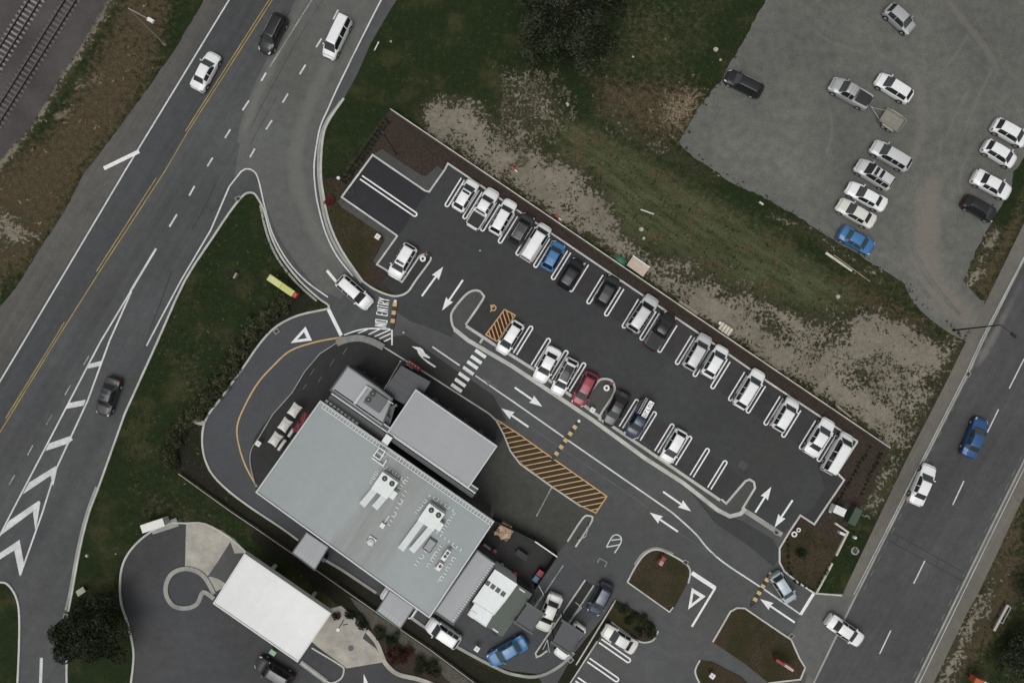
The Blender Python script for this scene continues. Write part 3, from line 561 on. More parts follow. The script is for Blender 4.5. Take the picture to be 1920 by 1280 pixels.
# yellow hatched island
HAT = [(931,786),(975,815),(1038,860),(1138,930),(1117,961),(1090,948),(1035,911),(975,867),(957,845),(945,815)]
mark('hatch_line', [HAT+[HAT[0]]], 2, 'orange')
def clipseg(poly, p, d):
    ts = []
    for i in range(len(poly)):
        a = np.array(poly[i-1], float); b = np.array(poly[i], float); e = b-a; den = d[0]*e[1]-d[1]*e[0]
        if abs(den) < 1e-9: continue
        w = a-p; t = (w[0]*e[1]-w[1]*e[0])/den; u = (w[0]*d[1]-w[1]*d[0])/den
        if 0 <= u <= 1: ts.append(t)
    ts.sort(); return [(tuple(p+d*ts[k]), tuple(p+d*ts[k+1])) for k in range(0, len(ts)-1, 2)]
def hatch(poly, d, step, w, mat, org):
    d = np.array(d, float)/np.hypot(*d); n = np.array((-d[1], d[0])); L = []
    for k in range(-60, 60): L += [s for s in clipseg(poly, np.array(org, float)+n*step*k, d) if np.hypot(s[0][0]-s[1][0], s[0][1]-s[1][1]) > 3]
    mark('hatch_line', L, w, mat)
hatch(HAT, (1,-.2), 9.6, 1.7, 'orange', (1000,850))
ACC = [(946,580),(966,591),(932,640),(911,627)]
mark('hatch_line', [ACC+[ACC[0]]], 2, 'orange'); hatch(ACC, (.30,.95), 7.2, 1.8, 'orange', (940,600))
# wheelchair symbol
mark('accessible_symbol', [[(925+5*math.cos(a), 577+5*math.sin(a)) for a in np.linspace(-2.2, 2.6, 14)], [(920,571),(922,582),(919,584)], [(920,573),(926,576)]], 1.8, 'orange')
mark('edge_line', [catmull([(640,632),(592,641),(545,657),(512,686),(482,720),(457,765),(445,798),(447,830),(460,872),(482,912)], 5)], 2.6, 'orange')
# bay dividers: long hairpins
def hairpin(tip, d, L, gap=7, w=2.4):
    d = np.array(d, float)/np.hypot(*d); n = np.array((-d[1], d[0])); t = np.array(tip, float); r = gap/2
    arc = [t+d*r-d*r*math.cos(a)+n*r*math.sin(a) for a in np.linspace(-math.pi/2, math.pi/2, 9)]
    return [tuple(t+d*L-n*r)]+[tuple(p) for p in arc]+[tuple(t+d*L+n*r)]
UPD = (.523,-.852)
mark('bay_divider', [hairpin((836.5+33.2*k, 387+22.7*k), UPD, 60) for k in range(22)], 2.3, 'bright')
mark('bay_divider', [hairpin((997+33.1*k, 612+22.9*k), (-.523,.852), 60) for k in (0,1,2,3,6,7,8,9,10,11)], 2.3, 'bright')
mark('bay_divider', [hairpin((781,404), (-.825,-.565), 126, 7.5)], 2.4, 'bright')
mark('bay_divider', [hairpin((1181,1239), (-.82,-.57), 68, 8), hairpin((1159,1275), (-.82,-.57), 68, 8), hairpin((1137,1311), (-.82,-.57), 68, 8)], 2.6, 'bright')
mark('bay_line', [[(984,607),(962,645)]], 2, 'oldwhite')
mark('queue_line', [[(1056,1059),(1022,1110)], [(1016,1119),(1003,1137)]], 2, 'oldwhite')
mark('lot_line', [[(1035,912),(1006,967)]], 2, 'oldwhite')
area('forecourt_arrow', [[(682,1262),(694,1288),(682,1292)]], 'bright')
mark('painted_symbol', [catmull([(1137,1025),(1146,1008),(1153,1002),(1162,1004),(1165,1013),(1160,1024),(1152,1036)], 4), [(1137,1025),(1163,1020)], [(1146,1012),(1164,1010)]], 2, 'white')
mark('painted_symbol', [[(1120,1054),(1124,1046),(1138,1053),(1134,1062)]], 1.6, 'oldwhite')
cd = lambda a, b, n: [(tuple(np.array(a)+(np.array(b)-np.array(a))*(k/n)), tuple(np.array(a)+(np.array(b)-np.array(a))*((k+.45)/n))) for k in range(n)]
mark('centre_line', [[(1953,605),(1932,648)], [(1920,672),(1892,728)], [(1872,767),(1851,810)], [(1807,901),(1786,946)], [(1734,1050),(1713,1093)], [(1670,1181),(1649,1225)]], 2, 'white')
mark('edge_line', cd((1852,630), (1690,962), 13)+cd((1688,966), (1560,1225), 1)[:0]+cd((1690,962), (1612,1120), 6), 1.6, 'fade'); mark('edge_line', cd((1930,825), (1705,1285), 17), 1.6, 'fade')
mark('seam', [[(612,-10),(560,72),(505,172),(470,240)], [(700,40),(655,120)], [(1776,700),(1640,980)], [(520,180),(470,270)]], .6, 'patch')
mark('tyre_mark', [catmull([(404,345),(384,388),(360,430)], 4), catmull([(322,508),(302,565),(276,632)], 4), [(545,20),(500,95)]], 1.5, 'carpark')
mark('saw_cut', [[(1672,997),(1811,1075)], [(1665,1012),(1804,1088)], [(1684,1006),(1679,1018)], [(1760,1047),(1754,1059)]], 1.1, 'crack')
mark('seam', [catmull([(746,585),(770,601),(800,612),(850,633)], 4)], 1.2, 'crack'); mark('seam', [[(742,630),(775,640),(830,668),(890,705),(930,733)], [(1280,905),(1330,962),(1390,978),(1460,1030)]], .8, 'crack')
for a, b in (((651,652),(643,664)), ((627,673),(619,686)), ((590,690),(582,703)), ((603,706),(597,716)), ((575,720),(568,729))): mark('footpath_joint', [[a, b]], 1.2, 'fade')
# ------------------------------------------------------------------ vehicles
def carpaint(name, col, rough=.30, metal=0.0):
    m = plain(name, col, rough, metal, .6, .035); return m
PAINT = {'white': carpaint('white_paint', (.80, .81, .805)), 'cream': carpaint('off_white_paint', (.66, .65, .60)), 'silver': carpaint('silver_paint', (.46, .465, .47), .35, .35),
         'pearl': carpaint('pearl_grey_paint', (.58, .585, .58), .35, .15), 'black': carpaint('black_paint', (.006, .006, .007), .3), 'charcoal': carpaint('charcoal_paint', (.040, .040, .043), .35, .2),
         'blue': carpaint('bright_blue_paint', (.035, .155, .36), .4), 'deepblue': carpaint('deep_blue_paint', (.018, .085, .23), .3, .2), 'navy': carpaint('navy_paint', (.022, .035, .070), .3),
         'red': carpaint('red_paint', (.27, .018, .045), .35), 'pale': carpaint('pale_blue_silver_paint', (.42, .50, .54), .35, .2), 'slate': carpaint('slate_blue_paint', (.040, .055, .085), .3, .2),
         'olive': carpaint('green_black_paint', (.016, .021, .018), .35)}
GLASS = plain('car_glass', (.012, .015, .017), .06, 0, 0, 0, .6); WSG = plain('windshield_glass', (.052, .058, .060), .07, 0, 0, 0, .6)
GLASST = plain('tinted_green_glass', (.035, .062, .064), .08, 0, 0, 0, .6)
TYRE = plain('tyre_rubber', (.012, .012, .012), .85); RIM = plain('alloy_rim', (.38, .38, .38), .35, .7); LAMP = plain('lamp_lens', (.62, .64, .66), .12, 0, 0, 0)
TAIL = plain('red_lens', (.30, .012, .012), .2, 0, 0, 0); TRIM = plain('black_trim', (.012, .012, .012), .6)
SPEC = {
 'sedan': dict(L=4.7, W=1.83, H=1.46, cow=.265, wst=.405, rt=.70, rgb=.845, tailz=1.02),
 'hatch': dict(L=4.2, W=1.76, H=1.50, cow=.225, wst=.385, rt=.83, rgb=.945, tailz=.98),
 'suv': dict(L=4.5, W=1.86, H=1.70, cow=.245, wst=.375, rt=.885, rgb=.965, tailz=1.05),
 'wagon': dict(L=4.7, W=1.80, H=1.52, cow=.235, wst=.365, rt=.87, rgb=.965, tailz=.98),
 'van': dict(L=4.9, W=1.83, H=1.95, cow=.165, wst=.275, rt=.955, rgb=.985, tailz=1.15),
 'ute': dict(L=5.2, W=1.87, H=1.78, cow=.245, wst=.355, rt=.575, rgb=.615, tailz=1.08)}
def surface(sp, tray=False):
    W, H = sp['W'], sp['H']; cow, wst, rt, rgb, tz = sp['cow'], sp['wst'], sp['rt'], sp['rgb'], sp['tailz']
    hz = .92 if H < 1.6 else 1.06
    t = np.concatenate([np.linspace(0, .06, 8)[:-1], np.linspace(.06, .94, 56), np.linspace(.94, 1, 8)[1:]])
    I = lambda k: np.interp(t, [a for a, _ in k], [b for _, b in k])
    T = I([(0, .56), (.015, .66), (.05, .76), (.12, hz-.09), (cow, hz+.03), (wst, H-.03), ((wst+rt)/2, H), (rt, H-.05), (rgb, tz), (max(.985, rgb+.004), tz-.05), (1, .80)])
    B = I([(0, .50), (.02, .58), (.06, .66), (.14, hz-.20), (cow, hz-.04), (.7, hz), (.95, hz-.02), (1, .68)])
    Wd = I([(0, .60), (.006, .70), (.02, .80), (.05, .895), (.10, .955), (.18, .99), (.3, 1), (.8, 1), (.92, .975), (.965, .93), (.988, .86), (1, .76)])
    Rr = I([(0, .48), (.03, .64), (.08, .76), (.15, .80), (cow, .76), (wst, .635), (rt, .625), (rgb, .70 if rgb < .93 else .72), (1, .60)])
    ker = np.array([1, 2, 3, 2, 1])/9
    for a in (T, Rr): a[2:-2] = np.convolve(a, ker, 'valid')
    sec = np.zeros((len(t), 10, 2)); w = Wd*W/2; r = np.minimum(Rr*W/2, w*.93)
    T = np.maximum(T, B+.03)
    c = lambda y, z: np.stack([y, z], -1)
    sec[:, 0] = c(w*.80, .20+0*t); sec[:, 1] = c(w*.95, .24+0*t); sec[:, 2] = c(w, np.minimum(.48, B*.75)); sec[:, 3] = c(w*.998, B-.09); sec[:, 4] = c(w*.965, B)
    d = T-B
    sec[:, 6] = c(r, T-np.minimum(.055, d*.35)); sec[:, 5] = (sec[:, 4]*.45+sec[:, 6]*.55)+c(np.minimum(.02, d*.03), 0*t)
    sec[:, 7] = c(r*.93, T-np.minimum(.012, d*.1)); sec[:, 8] = c(r*.6, T+.014); sec[:, 9] = c(0*t, T+.024)
    if tray:
        k = (t > rgb+.02) & (t < .955)
        bz = B[k]
        for j, (a, z) in enumerate(((.955, bz+.015), (.90, bz+.015), (.885, bz-.03), (.88, .72+0*bz), (.5, .715+0*bz), (0, .71+0*bz))): sec[k, 4+j] = c(w[k]*a, z)
        k2 = t >= .955; sec[k2, 6:] = np.minimum(sec[k2, 6:], np.stack([np.full((k2.sum(), 4), 9), np.repeat((B[k2]+.02)[:, None], 4, 1)], -1))
    full = np.zeros((len(t), 19, 3)); x = (.5-t)*sp['L']
    for j in range(10):
        for s, i in ((1, j), (-1, 18-j)): full[:, i, 0] = x; full[:, i, 1] = sec[:, j, 0]*s; full[:, i, 2] = sec[:, j, 1]
    return t, full
def S(surf, tt, ss):
    t, F = surf; i = np.clip(np.searchsorted(t, tt)-1, 0, len(t)-2); a = (tt-t[i])/(t[i+1]-t[i]); j = min(int(ss), 17); b = ss-j
    return (F[i, j]*(1-a)+F[i+1, j]*a)*(1-b)+(F[i, j+1]*(1-a)+F[i+1, j+1]*a)*b
def patch(surf, t0, t1, s0, s1, off=.012, nt=6, ns=6, shrink=0.0):
    """a panel that follows the body between two stations and two rails, set a little proud; shrink tapers it towards the t1 end"""
    b = MB(); vs = []
    for i in range(nt+1):
        tt = t0+(t1-t0)*i/nt; k = shrink*i/nt*(s1-s0)/2
        for j in range(ns+1):
            ss = s0+k+(s1-s0-2*k)*j/ns; p = S(surf, tt, ss)
            du = S(surf, min(1, tt+.01), ss)-S(surf, max(0, tt-.01), ss); dv = S(surf, tt, min(18, ss+.1))-S(surf, tt, max(0, ss-.1))
            n = np.cross(dv, du); n = -n/(np.linalg.norm(n)+1e-9)
            if n[2] < 0 and abs(n[2]) > .3: n = -n
            if abs(n[2]) <= .3 and n[1]*p[1] < 0: n = -n
            vs.append(p+n*off)
    fs = []
    for i in range(nt):
        for j in range(ns):
            a = i*(ns+1)+j; fs.append((a, a+1, a+ns+2, a+ns+1))
    va = np.array(vs); n = np.cross(va[fs[0][1]]-va[fs[0][0]], va[fs[0][3]]-va[fs[0][0]]); ctr = va.mean(0)-np.array((va.mean(0)[0], 0, .4))
    if np.dot(n, ctr) < 0: fs = [f[::-1] for f in fs]
    return b.add(vs, fs)
CACHE = {}
def put(key, name, mk, mats, parent, loc=None, rz=None, smooth=40):
    """link a part, sharing mesh data between vehicles of the same make-up"""
    if key not in CACHE:
        o = mk().build(name, mats, None, smooth); CACHE[key] = o.data
    else: o = link(bpy.data.objects.new(name, CACHE[key]))
    o.parent = parent
    if loc is not None: o.location = loc
    if rz is not None: o.rotation_euler = (0, 0, rz)
    return o
def wheel_mb():
    b = MB(); n = 20
    for y0, y1, r0, r1 in ((-.10, -.085, .285, .325), (-.085, .085, .325, .325), (.085, .10, .325, .285)): b.tube((0, y0, 0), (0, y1, 0), r0, r1, n, False)
    b.tube((0, -.10, 0), (0, -.099, 0), .285, .285, n); b.tube((0, .099, 0), (0, .10, 0), .285, .285, n); return b
def rim_mb():
    b = MB(); b.tube((0, .1015, 0), (0, .108, 0), .215, .19, 16)
    for k in range(5): a = 2*math.pi*k/5; b.tube((0, .109, 0), (.18*math.cos(a), .109, .18*math.sin(a)), .028, .02, 5)
    return b
def body_mb(surf, sp, ute):
    b = MB(); t, F = surf; n = len(t); vs = F.reshape(-1, 3)
    fs = [(i*19+j, (i+1)*19+j, (i+1)*19+j+1, i*19+j+1) for i in range(n-1) for j in range(18)]
    fs += [tuple(range(19)), tuple(range((n-1)*19+18, (n-1)*19-1, -1)), ]
    b.add(vs, fs)
    b.mi = 1; L = sp['L']
    for sx in (.5-.175, -.5+.19):
        for sy in (1, -1): b.tube((sx*L, sy*(sp['W']/2-.12), .36), (sx*L, sy*(sp['W']/2+.002), .36), .385, .385, 18)
    b.box((0, 0, .2), (L*.86, sp['W']*.8, .1))
    return b
def vehicle(kind, col, F, Rp, label, opts=(), group=None, glass=None, name=None):
    sp = dict(SPEC[kind]); f = P(*F, .75); r = P(*Rp, .75); d = f-r; Lm = d.length
    Lm = max(sp['L']*.84, min(sp['L']*1.08, Lm)); key = (kind, round(Lm*5)/5, 'tray' in opts); sp['L'] = key[1]
    if key not in CACHE: CACHE[key] = surface(sp, 'tray' in opts)
    surf = CACHE[key]; W, H, L = sp['W'], sp['H'], sp['L']; gl = glass or GLASS
    nm = {'ute': 'pickup_truck', 'van': 'van', 'suv': 'sport_utility_vehicle', 'wagon': 'station_wagon', 'hatch': 'hatchback', 'sedan': 'sedan'}[kind]
    c = (f+r)/2; cat = {'ute': 'pickup truck', 'van': 'van'}.get(kind, 'car')
    root = thing(nm, label, cat, (c.x, c.y, .025), math.atan2(d.y, d.x), group)
    pm = PAINT[col]; k = lambda *a: key+a
    put(k('body', col), 'body', lambda: body_mb(surf, sp, kind == 'ute'), [pm, TRIM], root, smooth=38)
    cow, wst, rt, rgb = sp['cow'], sp['wst'], sp['rt'], sp['rgb']
    g = gl.name
    put(k('ws', g), 'windshield', lambda: patch(surf, cow-.006, wst-.008, 6.25, 11.75, .012, 8, 10), gl if (glass or col in ('black', 'charcoal', 'olive', 'navy') and kind != 'ute') else WSG, root)
    put(k('rw', g), 'rear_window', lambda: patch(surf, rt+.012, rgb-(.02 if kind == 'sedan' else .004), 6.5, 11.5, .012, 6, 8), gl, root)
    mid = cow+(wst-cow)*.45; b1 = (wst+.02+rt)/2+.0
    spans = [(mid, b1-.008), (b1+.008, rt+(.02 if kind in ('sedan', 'hatch') else -.005))]
    if kind in ('van', 'suv', 'wagon'): q = (rt-wst); spans = [(mid, wst+q*.33), (wst+q*.36, wst+q*.66), (wst+q*.69, rt-.005)]
    if 'panel' in opts: spans = spans[:1]
    for i, (a, bb) in enumerate(spans):
        for s in (0, 1):
            s0, s1 = (4.25, 5.86) if s == 0 else (18-5.86, 18-4.25)
            put(k('sw', i, s, g), 'side_window', lambda: patch(surf, a, bb, s0, s1, .010, 8, 3), gl, root)
    for s in (0, 1):
        a, bb = (4.1, 6.4) if s == 0 else (18-6.4, 18-4.1)
        put(k('hl', s), 'headlight', lambda: patch(surf, .012, .075, a, bb, .008, 5, 4, .35), LAMP, root)
        a, bb = (2.6, 5.2) if s == 0 else (18-5.2, 18-2.6)
        put(k('tl', s), 'tail_light', lambda: patch(surf, .965, .994, a, bb, .008, 4, 4), TAIL, root)
        sy = 1 if s == 0 else -1
        put(k('mr', col, s), 'mirror', lambda: MB().box((0, sy*.09, 0), (.13, .18, .13), sy*-.15, .8).box((0, -sy*.02, -.03), (.06, .1, .05)), pm, root, ((.5-cow-.055)*L, sy*(W/2-.05), 1.02 if H < 1.6 else 1.14))
        for sx in (.5-.175, -.5+.19):
            w = put('wheel', 'wheel', wheel_mb, TYRE, root, (sx*L, sy*(W/2-.085), .325), 0 if sy > 0 else math.pi)
            put('rim', 'rim', rim_mb, RIM, w)
    put(k('gr',), 'grille', lambda: MB().box((L/2-.02, 0, .50), (.07, W*.46, .20), 0, .96).box((L/2-.05, 0, .30), (.1, W*.6, .10)), TRIM, root)
    put(k('wi',), 'wiper_cowl', lambda: patch(surf, cow-.022, cow-.004, 6.4, 11.6, .010, 2, 8), TRIM, root)
    put(k('sl',), 'shut_line', lambda: patch(surf, .046, .053, 4.6, 13.4, .006, 1, 16), TRIM, root)
    if kind == 'sedan': put(k('bl',), 'shut_line', lambda: patch(surf, .972, .977, 5.2, 12.8, .010, 1, 14), TRIM, root)
    rs = random.Random(int(F[0]*13+F[1])); root.scale = (1, rs.uniform(.96, 1.03), rs.uniform(.97, 1.03))
    if kind != 'ute':
        put(k('rb', col), 'rear_bumper', lambda: patch(surf, .988, .999, 2, 16, .02, 2, 20), TRIM if kind == 'suv' else pm, root)
    if 'rails' in opts:
        rm = RIM if 'dark' not in opts else TRIM
        for sy in (1, -1): put(k('rail', sy, rm.name), 'roof_rail', lambda: MB().path([tuple(S(surf, tt, 6.6 if sy > 0 else 11.4)+np.array((0, 0, .05))) for tt in np.linspace(wst+.03, rt-.02, 7)], .028, 6), rm, root)
    if 'sunroof' in opts: put(k('sr'), 'sunroof', lambda: patch(surf, wst+.03, wst+.10, 7.35, 10.65, .012, 4, 6), GLASS, root)
    if 'twinroof' in opts:
        put(k('sr'), 'sunroof', lambda: patch(surf, wst+.03, wst+.11, 7.35, 10.65, .012, 4, 6), GLASS, root)
        put(k('sr2'), 'sunroof', lambda: patch(surf, wst+.17, wst+.25, 7.35, 10.65, .012, 4, 6), GLASS, root)
    if 'panorama' in opts: put(k('pn'), 'roof_panel', lambda: patch(surf, wst+.04, rt-.05, 7.1, 10.9, .012, 8, 8), GLASS, root)
    if 'ribs' in opts:
        for q in (.36, .70): put(k('rib', q), 'roof_bar', lambda: patch(surf, wst+(rt-wst)*q, wst+(rt-wst)*q+.006, 6.4, 11.6, .016, 1, 8), TRIM, root)
    if 'rack' in opts:
        for q in (.2, .75): put(k('rk', q), 'roof_rack', lambda: MB().box(((.5-(wst+(rt-wst)*q))*L, 0, H+.06), (.07, W*.62, .04)), RIM, root)
        put(k('rkb'), 'roof_basket', lambda: MB().ribbon([((.5-wst-.05)*L, W*.27), ((.5-rt+.12)*L, W*.27), ((.5-rt+.12)*L, -W*.27), ((.5-wst-.05)*L, -W*.27)], .04, H+.07, H+.12, True), RIM, root)
    if 'tray' in opts: put(k('liner'), 'tray_liner', lambda: MB().box(((.5-(rgb+.03+.945)/2)*L, 0, .735), ((.945-rgb-.03)*L, W*.85, .03)), TRIM, root)
    if 'cover' in opts: put(k('cover'), 'tray_cover', lambda: patch(surf, rgb+.015, .975, 5.3, 12.7, .03, 6, 6), plain('tray_cover_vinyl', (.022, .022, .024), .7), root)
    if 'spare' in opts:
        put(k('spare'), 'spare_wheel', lambda: MB().tube((-L/2-.22, .15, .95), (-L/2-.02, .15, .95), .34, .34, 18), TYRE, root)
    return root
VEH = []
G1 = 'cars parked in the bays along the retaining wall'; G2 = 'cars parked in the row beside the raised footpath'; G3 = 'vehicles on the gravel lot'; G4 = 'cars on the roads'; G5 = 'cars in the drive-through lanes'
for a in (
 ('sedan','white',(403,99),(367,168),'white sedan driving on the highway beside the yellow centre line',(),G4),
 ('suv','black',(494,97),(528,29),'black highway car with two bright silver roof rails',('rails',),G4),
 ('van','white',(613,109),(650,31),'long white people mover on the highway slip lane',(),G4),
 ('sedan','charcoal',(190,779),(214,707),'dark car on the highway slip lane beside the chevron markings',('twinroof',),G4),
 ('suv','white',(697,577),(632,519),'white wagon with roof rails entering by the no entry lettering',('rails','long'),G4),
 ('suv','white',(737,520),(772,460),'white car with sunroof alone in the bay beside the entry island',('sunroof',),None),
 ('hatch','white',(890,338),(856,394),'white car with black sunroof, first of the row by the wall',('sunroof',),G1),
 ('ute','white',(927,355),(884,427),'white pickup with an open black tray parked in a bay',('tray',),G1),
 ('wagon','white',(960,376),(926,437),'white wagon between the white pickup and a dark car with rails',(),G1),
 ('suv','charcoal',(994,402),(962,456),'dark grey car with silver rails between two white vehicles',('rails',),G1),
 ('van','white',(1025,422),(984,487),'white van with small windshield beside the bright blue hatchback',('panel',),G1),
 ('hatch','blue',(1051,454),(1023,506),'bright blue hatchback parked in the row along the wall',(),G1),
 ('suv','black',(1087,487),(1054,540),'black car right beside the bright blue hatchback',('sunroof',),G1),
 ('suv','olive',(1154,519),(1124,572),'black car parked alone between empty bays below the plywood slab',(),G1),
 ('suv','pearl',(1226,556),(1183,620),'pale grey four wheel drive with spare wheel beside a black pickup',('spare','rails'),G1),
 ('ute','black',(1259,588),(1217,653),'black pickup with dark tray cover parked along the wall',('cover',),G1),
 ('suv','pearl',(1326,628),(1289,692),'silver grey car left of a white hatchback, pair of cars mid row',(),G1),
 ('hatch','white',(1357,650),(1325,705),'white hatchback with black rear glass right of a silver grey car',(),G1),
 ('wagon','white',(1426,695),(1385,763),'large white wagon with white rails parked alone mid row',('rails',),G1),
 ('suv','white',(1490,748),(1455,806),'white car alone in a bay near the road end of the wall',(),G1),
 ('sedan','white',(1557,787),(1517,852),'white sedan left of the white van at the row end',(),G1),
 ('van','white',(1592,813),(1550,886),'white van in the last bay of the row by the wall',(),G1),
 ('hatch','white',(938,662),(974,604),'white hatchback beside the red hatched accessible zone',(),G2),
 ('sedan','white',(1009,715),(1042,652),'white sedan next to the car with a black roof panel',(),G2),
 ('wagon','white',(1042,739),(1075,674),'white car with a big black roof panel left of the red car',('panorama','rails'),G2),
 ('hatch','red',(1081,759),(1112,699),'red hatchback beside the small island',(),G2),
 ('sedan','black',(1139,797),(1172,735),'black sedan between the small island and the navy pickup',(),G2),
 ('ute','navy',(1180,819),(1217,752),'navy blue pickup carrying a white lettered board and ladder',('tray',),G2),
 ('hatch','white',(1246,866),(1280,806),'white hatchback alone, last car of the footpath row',(),G2),
 ('sedan','cream',(1131,1179),(1193,1216),'white sedan parked beside the dark planted island at the bottom',(),None),
 ('hatch','slate',(1111,1150),(1141,1094),'dark blue hatchback queueing in the drive-through lane',(),G5),
 ('sedan','cream',(1015,1183),(1044,1113),'off white car passing beside the end of the dark menu canopy',(),G5),
 ('hatch','white',(1046,1233),(1091,1171),'white car half hidden beneath the flat dark menu canopy',(),G5),
 ('sedan','blue',(917,1241),(986,1200),'blue old sedan turning in the drive-through lane',(),G5),
 ('suv','white',(802,1167),(860,1206),'white car in the drive-through below the grey annex roof',(),G5),
 ('hatch','white',(717,1109),(778,1150),'white car mostly hidden under the grey pickup window canopy',(),G5),
 ('suv','charcoal',(478,1238),(549,1281),'black four wheel drive beside the fuel station canopy',('dark','rails'),None),
 ('hatch','pale',(1486,1128),(1452,1075),'pale silver blue hatchback leaving at the exit stop line',(),None),
 ('sedan','white',(1617,1204),(1553,1160),'white sedan turning out of the exit onto the side road',(),G4),
 ('sedan','white',(1746,872),(1715,945),'white car driving on the side road',(),G4),
 ('sedan','deepblue',(1843,785),(1814,856),'deep blue sedan driving on the side road',(),G4),
 ('hatch','silver',(1712,57),(1664,13),'silver hatchback at the top of the gravel lot',(),G3),
 ('wagon','black',(1362,140),(1429,173),'black wagon at the grassy edge of the gravel lot',('rails',),G3),
 ('ute','silver',(1559,154),(1632,195),'silver pickup with black tray cover towing the trailer',('cover','ribs'),G3),
 ('hatch','white',(1646,145),(1708,184),'white hatchback next to the silver pickup on gravel',(),G3),
 ('wagon','pearl',(1636,271),(1706,312),'long pale wagon just below the trailer on the gravel lot',(),G3),
 ('suv','pearl',(1607,306),(1673,348),'pale grey car with two dark sunroof panels on gravel',('twinroof','rails','dark'),G3),
 ('sedan','white',(1590,349),(1660,387),'white sedan just below the car with two sunroofs',(),G3),
 ('sedan','cream',(1572,380),(1639,419),'white sedan just above the bright blue sedan on gravel',(),G3),
 ('sedan','blue',(1637,468),(1576,433),'bright blue old sedan last in the gravel lot line',(),G3),
 ('hatch','white',(1926,266),(1865,231),'white car cut by the right photo edge, topmost of the right line',(),G3),
 ('hatch','white',(1905,306),(1846,270),'second white car from the top in the right gravel lot line',(),G3),
 ('sedan','white',(1895,364),(1827,328),'white sedan just above the black hatchback at the gravel edge',(),G3),
 ('hatch','black',(1867,407),(1809,374),'black hatchback at the lower right of the gravel lot',(),G3)):
    kind, col, F, Rp, lab, op, grp = a
    VEH.append(vehicle(kind, col, F, Rp, lab, op, grp, GLASST if (kind == 'sedan' and col == 'blue') else None))
def by(lab): return next(o for o in VEH if o['label'].startswith(lab))
# the lettered board and ladder on the navy pickup are loads of their own
v = by('navy blue pickup'); a = v.rotation_euler.z; dx = Vector((math.cos(a), math.sin(a), 0)); dn = Vector((-dx.y, dx.x, 0))
c = v.location-dx*1.2
bd = thing('sign_board', 'white board with black letter strokes riding on the navy pickup', 'board', (c.x-dn.x*-.05, c.y-dn.y*-.05, 1.45), a)
MB().box((0, .12, 0), (2.6, .62, .05)).build('panel', PAINT['white'], bd)
b = MB()
for i in range(6):
    x = 1.0-i*.40; b.box((x, .12, .031), (.07, .44, .006)); b.box((x-.12, .12+(.16 if i % 2 else -.16), .0315), (.17, .08, .006))
    if i % 3 == 1: b.box((x-.2, .12, .032), (.06, .40, .006))
b.build('lettering', PAINT['black'], bd)
MB().box((.5, .12, -.22), (.06, 1.3, .06)).box((-1.0, .12, -.22), (.06, 1.3, .06)).box((.5, .7, -.45), (.06, .06, .5)).box((.5, -.46, -.45), (.06, .06, .5)).box((-1, .7, -.45), (.06, .06, .5)).box((-1, -.46, -.45), (.06, .06, .5)).build('support_rack', PAINT['black'], bd)
ld = thing('ladder', 'aluminium ladder lying beside the lettered board on the navy pickup', 'ladder', (c.x, c.y, 1.31), a)
for y in (-.38, -.62): MB().box((0.1, y, 0), (3.0, .05, .07)).build('rail', M['steel'], ld)
for i in range(10): MB().box((-1.25+i*.3, -.5, 0), (.04, .2, .04)).build('rung', M['steel'], ld)
# box trailer behind the silver pickup
c = P(1673, 226, .7); a = math.atan2(-(1720-1665), 0)  # replaced below by the pickup's heading
a = math.atan2(-(905-810), (1050-905))
tr = thing('box_trailer', 'green grey open box trailer hitched to the silver pickup', 'trailer', (c.x, c.y, .01), a, None)
tm = plain('trailer_paint', (.30, .29, .24), .6, .1, 0, .12)
MB().box((0, 0, .58), (2.55, 1.62, .05)).build('floor', plain('trailer_floor', (.235, .225, .18), .8, 0, 0, .2), tr)
for y in (-.83, .83): MB().box((0, y, .76), (2.62, .045, .36)).build('side_wall', tm, tr)
for x in (-1.31, 1.31): MB().box((x, 0, .76), (.045, 1.62, .36)).build('end_gate', tm, tr)
MB().tube((-1.3, .6, .5), (-2.75, .05, .5), .045, .045, 6).tube((-1.3, -.6, .5), (-2.75, .05, .5), .045, .045, 6).box((-2.8, .05, .52), (.3, .12, .1)).tube((-2.3, .05, .1), (-2.3, .05, .75), .03, .03, 6).build('drawbar', M['steel'], tr)
for y in (-1, 1):
    MB().box((0, y*.99, .70), (1.5, .24, .04)).build('mudguard', tm, tr)
    for x in (-.36, .36):
        w = put('wheel', 'wheel', wheel_mb, TYRE, tr, (x, y*.98, .325), 0 if y > 0 else math.pi); put('rim', 'rim', rim_mb, RIM, w)
